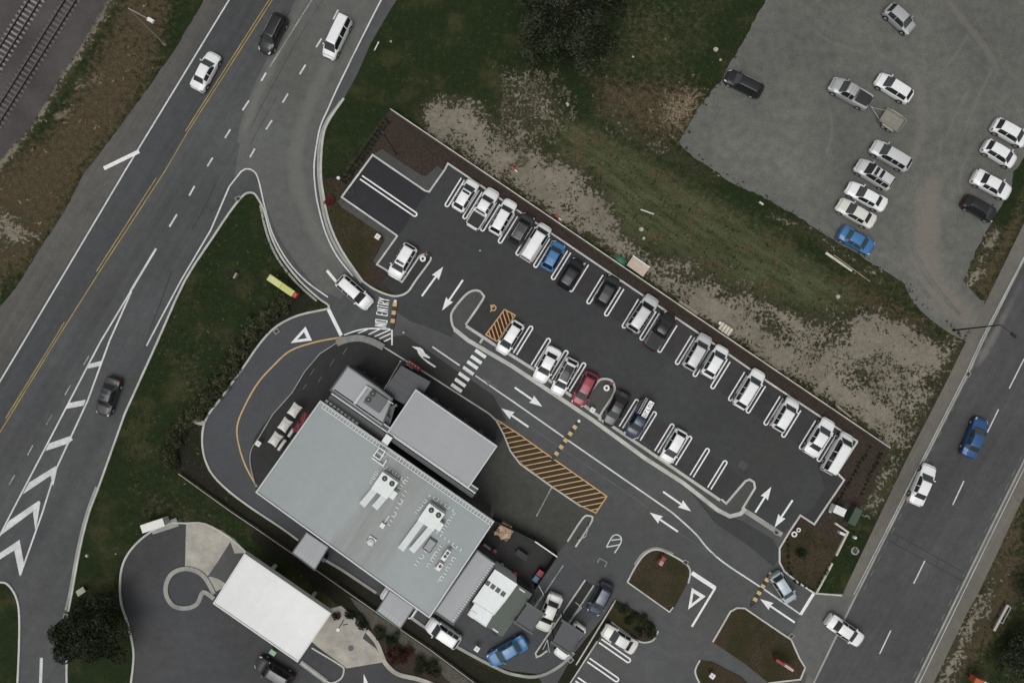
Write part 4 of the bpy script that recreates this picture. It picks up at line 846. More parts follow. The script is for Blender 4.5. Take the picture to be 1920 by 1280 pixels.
# ------------------------------------------------------------------ the restaurant and its roof equipment
def roofmat(name, col, ang, period=.25, dirt=0.0):
    m, nt, bs = newmat(name); g = NG(nt)
    v = g.rot(-ang, 1, 1); sp = g.n('ShaderNodeSeparateXYZ'); g.l(v, sp.inputs[0])
    s = g.math('SINE', g.math('MULTIPLY', sp.outputs[0], 2*math.pi/period)); col = tuple(min(.62, x*1.16) for x in col)
    f = g.map(g.noise(.10, 3), .3, .7, .94, 1.06); f = g.math('MULTIPLY', f, g.map(g.noise(1, 4, .6, g.rot(-ang, .7, .06)), .25, .75, .965, 1.03))
    f = g.math('MULTIPLY', f, g.map(g.noise(1.2, 5, .7, off=3), .3, .7, .96, 1.03))
    c = g.scale(col, f)
    if dirt:
        u_ = g.math('ADD', sp.outputs[0], g.math('MULTIPLY', g.math('SUBTRACT', g.noise(.5, 4), .5), 2.5)); k = g.math('MULTIPLY', g.math('MULTIPLY', g.map(u_, -4.2, -3.0, 0, 1, True), g.map(u_, .5, 3.6, 1, 0.08, True)), g.map(g.noise(1, 5, .7, g.rot(-ang, 1.6, .10)), .3, .7, .2, 1))
        c = g.mix(g.math('MULTIPLY', k, dirt), c, (.16, .155, .14))
    g.l(c, bs.inputs['Base Color']); bs.inputs['Roughness'].default_value = .5; bs.inputs['Metallic'].default_value = .15
    g.bump(s, .06, .01, bs); return m
M['roof'] = roofmat('pale_grey_roofing', (.206, .229, .231), ANG, .4, .75); M['roof2'] = roofmat('lilac_grey_roofing', (.238, .248, .258), ANG, .4, .1)
M['roof3'] = roofmat('canopy_roofing', (.235, .243, .252), ANG, .4, .15); M['darkroof'] = roofmat('dark_flat_roof', (.036, .040, .044), ANG, .5, 0); M['porch'] = roofmat('porch_roof', (.040, .042, .046), ANG, .9, 0)
M['wall'] = concrete('charcoal_render', (.050, .050, .052), .3); M['trim'] = plain('grey_flashing', (.36, .37, .375), .45, .3); M['dtrim'] = plain('dark_flashing', (.055, .058, .06), .5, .2); M['glass'] = plain('shop_glass', (.02, .025, .028), .08, 0, 0, 0)
M['unit'] = plain('pale_unit_casing', (.66, .69, .67), .5, .05); M['duct'] = plain('duct_sheet', (.44, .47, .465), .45, .2)
HR, HB, HA = 5.6, 5.0, 4.9
def q(pts, z): return [(p.x, p.y) for p in PL(pts, z)]
o0 = P(760, 900, 0)
bl = thing('restaurant_building', 'low restaurant with wide pale grey metal roof and charcoal walls', 'building', (0, 0, 0))
MAIN = [(601,752),(925,977),(805,1156),(481,922)]
def block(pts, z, roof, wallin=.25, nm='roof', wm='wall', edge=.16, em='trim', eh=.10):
    p = q(pts, z); cx = sum(a for a, _ in p)/len(p); cy = sum(b for _, b in p)/len(p)
    ins = [(cx+(a-cx)*(1-wallin/8), cy+(b-cy)*(1-wallin/8)) for a, b in p]
    MB().prism(ins, 0, z-.12, top=False).build('wall', M[wm], bl)
    MB().prism(p, z-.12, z).build(nm, M[roof], bl)
    MB().ribbon(p, edge, z-.2, z+eh, True).build('parapet', M[em], bl)
block(MAIN, HR, 'roof')
block([(780,731),(931,836),(878,913),(728,809)], HB, 'roof2', .2)
block([(652,686),(709,726),(736,747),(716,800),(620,731)], HA, 'roof2', .2, em='dtrim')
block([(895,1031),(929,1056),(850,1170),(815,1146)], 4.2, 'roof3', .2, em='dtrim')
# gutter valley between the roofs: box gutter with stepped flashings
for k, (off, w, zz, mm) in enumerate(((6, 7, 4.55, 'dtrim'), (13, 3, 4.75, 'trim'), (18, 4, 4.70, 'dtrim'), (22, 2.2, 4.9, 'trim'))):
    a = (614-.57*0+off*.57, 748-off*.82); e = (884+off*.57, 935-off*.82)
    p = q([a, e], zz); MB().ribbon(p, w/16, zz-.3, zz).build('gutter', M[mm], bl)
p = q([(611,750),(722,827)], 5.0); MB().ribbon(p, .9, 3.6, 4.45).build('gutter', M['dtrim'], bl)
# dark plant well between the two front roofs
p = q([(690,735),(740,765),(728,808),(664,763)], 4.3); MB().prism(p, 3.2, 4.3).build('plant_deck', M['dtrim'], bl)
p = q([(688,724),(664,757)], 5.3); MB().ribbon(p, .3, 4.85, 5.2).build('parapet', M['trim'], bl)
p = q([(688,724),(737,757)], 5.3); MB().ribbon(p, .1, 4.85, 5.25).build('parapet', M['trim'], bl)
# entrance porch
p = q([(750,690),(806,716),(793,736),(762,760),(716,735)], 4.0)
p = q([(752,686),(805,716),(790,738),(757,757),(716,735)], 4.0); MB().prism(p, 3.75, 4.0).build('porch_roof', M['porch'], bl)
for k in range(1, 4):
    a = np.array((752,686))+(np.array((716,735))-np.array((752,686)))*k/4; e = np.array((803,717))+(np.array((757,757))-np.array((803,717)))*k/4
    MB().ribbon(q([tuple(a), tuple(e)], 4.0), .05, 4.0, 4.04).build('roof_seam', M['dtrim'], bl)
MB().ribbon(q([(752,686),(806,716),(792,738)], 4.0), .1, 3.7, 4.05).build('fascia', M['dtrim'], bl)
for pt in ((753,690), (802,716)):
    c = P(*pt, 3.7); MB().tube((c.x, c.y, 0), (c.x, c.y, 3.75), .09, .09, 10).build('porch_post', M['darksteel'], bl)
c0 = P(751,677, 3.2); c1 = P(720,730, 4.4); MB().path([(c0.x, c0.y, 0), (c0.x, c0.y, 3.4)], .06).path([tuple(c0), tuple(c1)], .04).build('stay_rod', M['steel'], bl)
# canopies over the pickup windows, each on posts
for pts, z in (([(575,997),(616,1025),(590,1068),(548,1036)], 3.6), ([(731,1106),(777,1138),(750,1178),(706,1145)], 3.6)):
    p = q(pts, z); MB().prism(p, z-.22, z).build('canopy_roof', M['roof3'], bl); MB().ribbon(p, .12, z-.3, z+.06, True).build('fascia', M['dtrim'], bl)
    for i in (2, 3):
        x, y = p[i][0]*.995+p[(i+2) % 4][0]*.005, p[i][1]*.995+p[(i+2) % 4][1]*.005; MB().tube((x, y, 0), (x, y, z-.2), .08, .08, 8).build('canopy_post', M['darksteel'], bl)
    b = MB(); A = np.array(p[3]); Bq = np.array(p[2]); inw = np.array(p[0])-A
    for k in range(7): s = A+(Bq-A)*((k+.7)/7.6); b.ribbon([tuple(s+inw*.05), tuple(s+inw*.26)], .07, z, z+.05)
    b.build('roof_rib', M['trim'], bl)
# shop windows and doors along the sides that face the car park
def along(pts, z, n, w, h, z0, nm, inset=.25):
    p = q(pts, z); a, e = np.array(p[0]), np.array(p[1]); d = (e-a)/np.linalg.norm(e-a); L = np.linalg.norm(e-a); ang = math.atan2(d[1], d[0]); nn = np.array((-d[1], d[0]))
    for k in range(n):
        c = a+d*L*(k+.5)/n+nn*(-inset)
        fr = MB().box((c[0], c[1], z0+h/2), (w, .12, h), ang).build(nm+'_frame', M['dtrim'], bl); MB().box((c[0], c[1], z0+h/2), (w-.14, .16, h-.14), ang).build('pane', M['glass'], fr)
along([(780,731),(931,836)], HB, 5, 1.7, 2.2, .5, 'window', .12); along([(931,836),(878,913)], HB, 3, 1.5, 2.2, .5, 'window', .10); along([(652,686),(709,726)], HA, 3, 1.2, 2.2, .4, 'window', .1)
# safety rail frames along the main roof's front edge: one long ladder-like tray
tr_ = thing('roof_walkway', 'long ladder-like safety tray along the front edge of the main roof', 'walkway', (0, 0, 0)); z = HR+.10
a, e = np.array((603,764)), np.array((921,985)); off = np.array((5.5,-8.0))
for o in (0, 1): MB().ribbon(q([tuple(a+off*o), tuple(e+off*o)], z), .07, z-.06, z).build('side_rail', M['unit'], tr_)
for k in range(58):
    b = MB()
    s = a+(e-a)*k/57
    if k not in (22, 23, 24): b.ribbon(q([tuple(s), tuple(s+off)], z), .06, z-.05, z-.004)
    if b.v: b.build('rung', M['unit'], tr_)
for k in range(0, 58, 6): pp = P(*(a+(e-a)*k/57), z); MB().tube((pp.x, pp.y, HR), (pp.x, pp.y, z-.05), .03, .03, 5).build('foot', M['trim'], tr_)
hd = thing('roof_edge_vents', 'broken row of white ridge pieces in the dark gutter of the main roof', 'vent strip', (0, 0, 0))
for k in range(9):
    s = np.array((609,751))+(np.array((672,797))-np.array((609,751)))*k/9; MB().ribbon(q([tuple(s), tuple(s+np.array((4.8,3.4)))], 5.0), .24, 4.46, 4.72).build('ridge_piece', M['wplast'], hd)
wh = thing('roof_hatch_frame', 'white square frame lattice on the main roof behind the big front roof', 'frame', (0, 0, 0)); z = HR+.5
MB().ribbon(q([(711,839),(722,846),(712,862),(700,854)], z), .12, HR+.3, z, True).build('frame', M['wplast'], wh); MB().ribbon(q([(697,858),(718,873),(725,862)], z), .12, HR+.3, z-.01).build('frame', M['wplast'], wh); MB().ribbon(q([(706,846),(719,855)], z), .08, HR+.3, z-.02).build('crossbar', M['wplast'], wh)
bx = thing('roof_box', 'small pale box at the end of the gutter on the restaurant roof', 'box', P(726,824,5.2), ANG); MB().box((0, 0, 0), (.7, 1.0, .5)).build('casing', M['duct'], bx); MB().box((0, 0, .27), (.8, 1.1, .05)).build('cap', M['unit'], bx)
# rooftop air conditioners
def fan(root, x, y, z, r=.3):
    f = MB().tube((x, y, z), (x, y, z+.06), r, r, 20).build('fan', M['black'], root)
    MB().tube((x, y, z+.06), (x, y, z+.10), r*.2, r*.16, 10).build('hub', M['steel'], f)
    b = MB()
    for k in range(5): t = 2*math.pi*k/5; b.box((x+.55*r*math.cos(t), y+.55*r*math.sin(t), z+.075), (r*.8, r*.16, .012), t)
    b.build('blade', M['darksteel'], f)
def aircon(px, lab, L, ducts, side):
    c = P(*px, HR+1.1); r = thing('air_conditioning_unit', lab, 'air conditioner', (c.x, c.y, HR), ANG, 'rooftop air conditioning units')
    MB().box((0, 0, .75), (2.05, 2.15, 1.1)).build('casing', M['unit'], r); MB().box((0, 0, .1), (1.9, 2.0, .2)).build('base_frame', M['dtrim'], r)
    fan(r, -.42, .62, 1.3); fan(r, .52, .62, 1.3)
    MB().box((1.25, -.45, .55), (.75, .9, .7)).build('side_box', M['unit'], r)
    for x, w, l, yaw in ducts: MB().box((x, -1.05-l/2, .42), (w, l, .5), yaw).build('duct', M['duct'], r)
    return r
aircon((722,909), 'white rooftop air conditioner with two fans and the shorter ducts', 2, ((-.72, .75, 2.3, -.08), (.55, .75, 1.75, -.10)), 1)
aircon((809,968), 'white rooftop air conditioner with two fans and the long twin ducts', 2, ((-.62, .75, 3.9, -.03), (.55, .72, 3.4, -.10)), 1)
c = P(703,752, 5.6); r = thing('air_conditioning_unit', 'dark rooftop air conditioner with two fans in the well of the front roof', 'air conditioner', (c.x, c.y, 4.3), ANG, None)
MB().box((0, 0, .55), (2.1, 1.75, 1.1)).build('casing', plain('dark_grey_casing', (.085, .088, .09), .5, .1), r); fan(r, -.68, .52, 1.1, .34); fan(r, -.72, -.28, 1.1, .34)
MB().box((1.3, .3, .4), (.5, 1.3, .25), .3).box((1.5, -.8, .35), (1.5, .5, .2), -.3).box((1.9, .5, .3), (.3, .9, .2), -.5).build('duct', M['dtrim'], r)
c = P(836,1040, HR+.8); r = thing('condenser_unit', 'small slim white condenser with two black fans near the roof end', 'condenser', (c.x, c.y, HR), ANG, 'small roof condensers'); MB().box((0, 0, .5), (.5, 1.25, .9)).build('casing', M['wplast'], r); fan(r, .02, .32, .95, .17); fan(r, 0, -.12, .95, .17)
c = P(824,1062, HR+.8); r = thing('condenser_unit', 'smallest white condenser, single black fan near the roof end', 'condenser', (c.x, c.y, HR), ANG, 'small roof condensers'); MB().box((0, 0, .45), (.5, .85, .8)).build('casing', M['wplast'], r); fan(r, .02, .1, .85, .17); MB().tube((-.35, -.55, .3), (-.2, -.4, .3), .08).build('pipe', M['wplast'], r)
c = P(806,1022, HR+.3); r = thing('skylight', 'grey square skylight beside the long twin ducts', 'skylight', (c.x, c.y, HR), ANG); MB().box((0, 0, .12), (1.0, 1.45, .24)).build('frame', M['dtrim'], r); MB().box((0, 0, .26), (.86, 1.3, .05), 0, .9).build('pane', plain('skylight_plastic', (.13, .135, .14), .25, 0, 0, .1), r)
c = P(694,1017, HR+.5); r = thing('roof_cowl', 'round white domed exhaust cowl on the weathered part of the roof', 'vent', (c.x, c.y, HR), ANG); MB().box((0, .1, .1), (.9, .9, .2)).build('flashing', M['duct'], r)
b = MB()
for k in range(4): b.tube((0, 0, .2+.1*k), (0, 0, .3+.1*k), .42*math.cos(k*.36), .42*math.cos((k+1)*.36), 18)
b.build('dome', M['wplast'], r); MB().tube((0, 0, .1), (0, 0, .2), .46, .46, 18).build('collar', M['darksteel'], r)
c = P(717,985, HR+.4); r = thing('roof_vent', 'square white vent box on the weathered part of the roof', 'vent', (c.x, c.y, HR), ANG); MB().box((0, 0, .22), (.55, .55, .45), 0, .9).build('casing', M['wplast'], r); MB().box((0, .75, .08), (.12, 1.0, .12)).build('pipe', M['duct'], r)
# bracket rows round the units: low pipe supports in pairs
def brackets(lab, s, e, n, turn, gap=(0, 0)):
    r = thing('pipe_support_row', lab, 'pipe supports', (0, 0, 0)); z = HR+.09; s, e, t = np.array(s, float), np.array(e, float), np.array(turn, float); rg = random.Random(n+int(s[0]))
    for k in range(n):
        a = s+(e-s)*k/max(1, n-1); L = rg.uniform(.75, 1.1); MB().ribbon(q([tuple(a), tuple(a+t*L)], z), .085, HR+.03, z-.004*(k % 3)).build('bracket', M['unit'], r)
        if rg.random() < .45: MB().ribbon(q([tuple(a), tuple(a+(e-s)/max(1, n-1)*.9)], z), .07, HR+.03, z-.02-.003*(k % 3)).build('crosspiece', M['unit'], r)
u = np.array((.821,.571)); vv = np.array((-.571,.821))
brackets('row of brackets on the roof above the air conditioner with shorter ducts', (718,875), (757,902), 8, -vv*6); brackets('row of brackets left of the air conditioner with shorter ducts', (711,884), (697,906), 7, -u*6)
brackets('row of brackets right of the air conditioner with shorter ducts', (762,893), (743,918), 6, u*7); brackets('row of brackets between the two white air conditioners', (763,922), (732,985), 9, -u*7)
brackets('row of brackets above the air conditioner with long ducts', (804,931), (848,958), 7, -vv*7); brackets('row of brackets left of the air conditioner with long ducts', (801,938), (782,962), 6, -u*6); brackets('row of brackets right of the air conditioner with long ducts', (848,962), (826,994), 7, u*7)
brackets('row of brackets beside the skylight and the condensers', (818,1000), (862,1033), 7, -vv*7); brackets('row of brackets right of the small condensers', (850,1043), (824,1085), 8, u*7); brackets('row of brackets between skylight and small condensers', (824,1022), (800,1060), 8, u*6); brackets('short row of brackets below the skylight', (800,1035), (782,1060), 5, -u*7)
# grey ridge strip on the annex roof
r = thing('roof_edge_rail', 'ribbed pale strip along the outer edge of the annex roof', 'rail', (0, 0, 0)); b = MB()
for k in range(26): s = np.array((927,1058))+(np.array((851,1167))-np.array((927,1058)))*k/26; b.ribbon(q([tuple(s-u*6), tuple(s)], 4.3), .10, 4.2, 4.28-.003*(k % 2))
b.build('rib', M['trim'], r)
# cold rooms and the green shed behind
def shed(nm, lab, pts, z, roof, wall, edge=None, cat='shed'):
    p = q(pts, z); cx = sum(a for a, _ in p)/len(p); cy = sum(b for _, b in p)/len(p); r = thing(nm, lab, cat, (cx, cy, 0)); p = [(a-cx, b-cy) for a, b in p]; pin = [(a*.97, b*.97) for a, b in p]
    MB().prism(pin, 0, z-.1, top=False).build('wall', wall, r); MB().prism(p, z-.1, z).build('roof', roof, r)
    if edge: MB().ribbon(p, .07, z-.12, z+.05, True).build('roof_edge', edge, r)
    return r, (cx, cy)
wp = plain('white_panel', (.72, .75, .75), .45, 0, 0, .05)
r, c = shed('cold_room', 'large white cold room roof with a row of dark grilles', [(928,1067),(970,1095),(948,1125),(926,1152),(886,1127)], 3.4, wp, wp, M['unit'])
for k in range(4): p = P(914.5+9.6*k, 1092.5+6.7*k, 3.4); MB().box((p.x-c[0], p.y-c[1], 3.43), (.5, .52, .06), ANG).build('grille', M['dtrim'], r)
r, c = shed('cold_room', 'small white cold room beside the larger white one', [(891,1130),(924,1152),(911,1174),(877,1151)], 2.9, wp, wp, M['unit']); p = P(886,1151, 2.9); MB().box((p.x-c[0], p.y-c[1], 2.95), (.7, .7, .1), ANG).build('roof_box', M['wplast'], r)
gp = plain('green_grey_roof', (.070, .088, .070), .6, .1, 0, .08); r, c = shed('storage_shed', 'green grey roofed shed beside the white cold rooms', [(972,1096),(998,1113),(966,1160),(941,1194),(910,1173),(925,1153)], 2.8, gp, M['wall'], None)
for pt in ((929,1181), (979,1106)): p = P(*pt, 2.8); MB().box((p.x-c[0], p.y-c[1], 2.83), (.75, .13, .06), ANG).build('roof_light', M['wplast'], r)
# menu canopies in the drive-through
def menu(lab, pts, z=3.3):
    p = q(pts, z); cx = sum(a for a, _ in p)/4; cy = sum(b for _, b in p)/4; r = thing('menu_canopy', lab, 'canopy', (cx, cy, 0), 0, 'drive-through menu canopies'); p = [(a-cx, b-cy) for a, b in p]
    MB().prism(p, z-.18, z).build('roof', M['darkroof'], r); MB().ribbon(p, .12, z-.24, z+.07, True).build('fascia', M['dtrim'], r)
    for i in (0, 3): MB().tube((p[i][0]*.9, p[i][1]*.9, 0), (p[i][0]*.9, p[i][1]*.9, z-.15), .09, .09, 8).build('post', M['darksteel'], r)
    for a, e in ((0, 1), (3, 2)):
        A = np.array(p[a]); E = np.array(p[e]); MB().ribbon([tuple(A-(E-A)*.12), tuple(E+(E-A)*.14)], .26, z-.1, z+.10).build('beam', M['dtrim'], r)
menu('dark flat menu canopy beside the green shed', [(990,1131),(1019,1150),(995,1185),(966,1166)]); menu('dark flat menu canopy with a white car beneath', [(1057,1164),(1092,1187),(1069,1225),(1036,1204)])
# fuel station canopy
z = 5.8; p = q([(459,1038),(620,1149),(558,1239),(401,1130)], z); cx = sum(a for a, _ in p)/4; cy = sum(b for _, b in p)/4; r = thing('fuel_station_canopy', 'big plain white flat canopy of the fuel station', 'canopy', (cx, cy, 0)); p = [(a-cx, b-cy) for a, b in p]
cw = roofmat('white_canopy_sheet', (.585, .595, .57), ANG, .6, 0); MB().prism(p, z-.6, z).build('roof', cw, r); MB().ribbon(p, .14, z-.7, z+.08, True).build('fascia', plain('canopy_fascia', (.6, .6, .57), .5), r)
MB().ribbon([p[2], p[3]], .32, z-1.0, z-.25).build('gutter', M['trim'], r)
for a in (.25, .75):
    for s in (.3, .7): x = (p[0][0]*(1-a)+p[1][0]*a)*(1-s)+(p[3][0]*(1-a)+p[2][0]*a)*s; y = (p[0][1]*(1-a)+p[1][1]*a)*(1-s)+(p[3][1]*(1-a)+p[2][1]*a)*s; MB().box((x, y, (z-.6)/2), (.4, .4, z-.6), ANG).build('column', M['wplast'], r)
for a, s in ((.3, .5), (.7, .5)):
    x = (p[0][0]*(1-a)+p[1][0]*a)*(1-s)+(p[3][0]*(1-a)+p[2][0]*a)*s; y = (p[0][1]*(1-a)+p[1][1]*a)*(1-s)+(p[3][1]*(1-a)+p[2][1]*a)*s
    MB().box((x, y, .8), (1.0, .5, 1.5), ANG).box((x, y, .1), (2.4, 1.1, .2), ANG).build('fuel_pump', M['dtrim'], r)
# curved stone seat wall by the entry hatch
st = concrete('grey_stone', (.155, .16, .15), .4, 2)
r = thing('curved_seat_wall', 'curved grey stone wall behind the white hatched road marking', 'wall', (0, 0, 0)); C = catmull([(631,643),(652,636),(676,634),(700,641),(719,651)], 5)
MB().ribbon(PL(C, .5), .72, 0, .55).build('masonry', st, r); MB().ribbon(PL(C, .55), .76, .55, .62).build('capping', concrete('stone_cap', (.19, .195, .18), .4, 3), r)
# outdoor seats
sail = plain('cream_canvas', (.70, .69, .65), .9, 0, 0, .05)
for i, (pt, lab) in enumerate((((551,769), 'square cream umbrella nearest the front corner of the restaurant'), ((533,796.5), 'middle of the three square cream umbrellas'), ((515,823.5), 'square cream umbrella nearest the small square lamp'))):
    c = P(*pt, 2.4); r = thing('patio_umbrella', lab, 'umbrella', (c.x, c.y, .03), math.atan2(16, 11), 'patio umbrellas beside the restaurant')
    b = MB(); h = 1.0; rim = []; N = 6
    for s in range(4):
        for k in range(N):
            t = -1+2*k/N; v = {0: (t, -1), 1: (1, t), 2: (-t, 1), 3: (-1, -t)}[s]; sag = 1-.10*(1-t*t); rim.append((v[0]*h*sag*.76, v[1]*h*.56*sag, 2.15+.05*(1-t*t)))
    n = len(rim); inner = [(x*.3, y*.3, 2.50) for x, y, _ in rim]; b.add(rim+inner+[(0, 0, 2.58)], [(k, (k+1) % n, (k+1) % n+n, k+n) for k in range(n)]+[(k+n, (k+1) % n+n, 2*n) for k in range(n)])
    b.add([(x, y, z_-.16) for x, y, z_ in rim]+rim, [(k, (k+1) % n, (k+1) % n+n, k+n) for k in range(n)]); b.build('canopy', sail, r)
    MB().box((.34, 0, 2.40), (.05, .95, .04)).build('vent_flap', plain('darker_canvas', (.48, .47, .43), .9), r); MB().tube((0, 0, 0), (0, 0, 2.55), .035, .035, 8).build('pole', M['darksteel'], r); MB().box((0, 0, .06), (.6, .6, .1)).build('base', M['dtrim'], r)  # vent flap is a strip in a darker canvas tone
for pt, L, lab in (((545,811.5), 1.05, 'short white bench tube beside the red canopy'), ((528,834), 1.45, 'longer white bench tube beside the main roof edge')):
    c = P(*pt, .8); r = thing('bench', lab, 'bench', (c.x, c.y, .03), math.atan2(16, 11)); MB().tube((-L/2, 0, .62), (L/2, 0, .62), .2, .2, 12).build('seat', M['wplast'], r); MB().box((-L*.3, 0, .25), (.1, .3, .5)).build('leg', M['steel'], r); MB().box((L*.3, 0, .25), (.1, .3, .5)).build('leg', M['steel'], r)
c = P(566,793, 3.2); r = thing('red_awning', 'crumpled dark red awning on the left wall of the restaurant', 'awning', (c.x, c.y, 0), math.atan2(16, 11)); b = MB(); rg = random.Random(4)
for i in range(7):
    for j in range(4): b.v.append((-1.3+i*.43, -.42+j*.28+.05*i/7, 3.0+j*.10+rg.uniform(-.12, .16)))
for i in range(6):
    for j in range(3): b.f.append([i*4+j, (i+1)*4+j, (i+1)*4+j+1, i*4+j+1]); b.m.append(0)
b.build('fabric', plain('red_awning_fabric', (.17, .022, .035), .7, 0, 0, .4), r); MB().path([(-1.2, -.1, 3.2), (-.3, .12, 3.35), (.2, -.1, 3.3), (1.1, .2, 3.4)], .035, 5).build('strut', plain('pale_red_strut', (.42, .16, .14), .6), r); MB().path([(-1.25, -.42, 0), (-1.25, -.42, 3.1)], .05).path([(1.2, -.42, 0), (1.2, -.42, 3.1)], .05).build('post', M['darksteel'], r)
c = P(775,686, 1.2); r = thing('red_sign_board', 'low dark red sign with white dots before the entrance porch', 'sign', (c.x, c.y, 0), ANG); MB().box((0, .05, .6), (1.75, .52, 1.0), 0, .96).build('panel', plain('red_sign_face', (.20, .010, .018), .45), r)
b = MB()
for k in range(4): b.tube((-.62+.4*k, .12, 1.1), (-.62+.4*k, .12, 1.13), .055, .055, 8)
b.build('dots', M['wplast'], r); MB().box((-.35, -.32, .9), (.9, .05, .12)).build('strip', M['wplast'], r)
# ------------------------------------------------------------------ walls, fences, lamps, signs
conc_w = concrete('wall_concrete', (.085, .075, .068), .4)
r = thing('retaining_wall', 'long low dark retaining wall with thin pale coping above the car park', 'wall', (0, 0, 0)); wl_ = PL([(732,205),(960,359),(1300,590),(1668,839)], .7)
MB().ribbon(wl_, .16, 0, .85).build('panel', conc_w, r); MB().ribbon(wl_, .10, .85, .90).build('coping', concrete('pale_coping', (.50, .47, .41), .4), r)
r = thing('boundary_fence', 'thin pale topped fence between the restaurant and the fuel station', 'fence', (0, 0, 0)); fl = PL([(335,888),(435,960),(480,990),(590,1066),(704,1146),(752,1180),(806,1217),(885,1276),(945,1321)], .55)
MB().ribbon(fl, .05, .05, .55).build('panel', concrete('fence_panel', (.12, .11, .095), .3), r); MB().ribbon(fl, .09, .55, .60).build('top_rail', concrete('fence_rail', (.30, .285, .25), .3), r)
for a, e in zip(fl, fl[1:]):
    n = max(1, int((e-a).length/2.4))
    for k in range(n): p = a.lerp(e, k/n); MB().box((p.x, p.y, .31), (.1, .1, .62)).build('post', M['wood'], r)
r = thing('yard_fence', 'dark fence with one white length around the service yard', 'fence', (0, 0, 0)); yl = PL([(925,976),(1003,1014),(1045,1043),(1003,1106)], 1.7)
MB().ribbon(yl, .07, 0, 1.75).build('panel', plain('dark_fence_slat', (.022, .020, .020), .7), r); MB().ribbon(PL([(1003,1014),(1045,1043)], 1.7), .13, 1.76, 1.84).build('white_rail', M['wplast'], r)
for p in yl: MB().box((p.x, p.y, .9), (.12, .12, 1.8)).build('post', M['darksteel'], r)
for pts, lab in ((((1545,1000-22),(1590,995),(1578,1020),(1565,1041)), 'low pale edging with a corner beside the planted exit garden'), (((1559,1054),(1529,1110)), 'straight low pale edging beside the grass strip')):
    if len(pts) == 4: pts = ((1564,979),(1588,996),(1566,1040))
    r = thing('timber_edging', lab, 'edging', (0, 0, 0)); MB().ribbon(PL(pts), .22, 0, .30).build('beam', concrete('pale_edging', (.42, .40, .33), .35), r)
# street lamps
def lamp(lab, base, tops, head, h, col, r0=.11, hd=(.7, .3)):
    b0 = P(*base); r = thing('street_lamp', lab, 'street lamp', (b0.x, b0.y, 0)); top = P(*tops, h)-b0; hp = P(*head, h+.1)-b0
    MB().tube((0, 0, 0), tuple(top), r0, r0*.6, 10).build('pole', col, r); MB().tube(tuple(top), tuple(hp), r0*.55, r0*.45, 8).build('arm', col, r)
    d = (hp-top); a = math.atan2(d.y, d.x); MB().box(tuple(hp), (hd[0], hd[1], .16), a, .85).build('lamp_head', M['wplast'] if col is not M['darksteel'] else M['darksteel'], r); MB().tube((0, 0, 0), (0, 0, .3), r0*1.6, r0*1.5, 10).build('base', col, r)
pale_steel = plain('weathered_pole', (.30, .27, .22), .6, .3)
lamp('tall pale street lamp on the brown verge by the railway', (310,84), (241,16), (282,38), 8.2, pale_steel, .13, (.75, .42)); lamp('dark street lamp beside the gravel driveway mouth', (1788,619), (1876,609), (1901,628), 8.0, M['darksteel'], .10)
lamp('thin dark lamp post in the mulch bed above the empty bays', (743,289), (713,240), (718,249), 9.6, M['darksteel'], .07, (.5, .3))
c = P(637,336); r = thing('garden_light', 'small white round garden light above the crimson shrub', 'garden light', (c.x, c.y, 0)); MB().tube((0, 0, 0), (0, 0, .6), .05, .04, 8).build('post', M['darksteel'], r); MB().tube((0, 0, .6), (0, 0, .75), .22, .15, 12).build('lamp_head', M['wplast'], r)
for pt, lab in (((711,446), 'small square white bollard light beside the two empty black bays'), ((1109,767), 'small square white bollard light on the island by the red car'), ((895,1209), 'square white bollard light in the drive-through bend'), ((490,829), 'small square white lamp at the end of the patio umbrellas'), ((1331,1259), 'small square white bollard light on the bottom island')):
    c = P(*pt); r = thing('bollard_light', lab, 'bollard light', (c.x, c.y, .02), ANG, 'square bollard lights'); MB().box((0, 0, .45), (.12, .12, .9)).build('post', M['darksteel'], r); MB().box((0, 0, .95), (.62, .62, .14), 0, .9).build('lamp_head', M['wplast'], r); MB().box((0, 0, 1.03), (.22, .22, .04)).build('cap', M['trim'], r)
def ring(r, c, R_, r_, z0, z1, mat, nm):
    n = 20; vs = []; 
    for z in (z0, z1):
        for rr in (R_, r_): vs += [(c[0]+rr*math.cos(2*math.pi*k/n), c[1]+rr*math.sin(2*math.pi*k/n), z) for k in range(n)]
    fs = []
    for k in range(n): j = (k+1) % n; fs += [(2*n+k, 3*n+k, 3*n+j, 2*n+j)[::-1], (k, 2*n+k, 2*n+j, j)[::-1], (n+k, n+j, 3*n+j, 3*n+k)[::-1]]
    return MB().add(vs, fs).build(nm, mat, r)
redp = plain('red_sign_paint', (.22, .03, .03), .5, 0, 0, .2)
for pt, lab, a in (((795,487), 'round white ring sign at the end of the entry island', .3), ((1135,726), 'round white ring sign on the small island by the black sedan', -.4)):
    c = P(*pt); r = thing('ring_sign', lab, 'sign', (c.x, c.y, .1), a); ring(r, (0, 0), .36, .16, .9, 1.0, M['wplast'], 'ring'); MB().tube((0, 0, 0), (0, 0, .92), .05, .05, 8).build('post', M['darksteel'], r); MB().box((.55, .1, .5), (.5, .3, 1.0), .5, .8).build('dark_bin', M['black'], r); MB().box((.3, .5, .03), (1.0, .18, .06), .8).build('red_strip', redp, r)
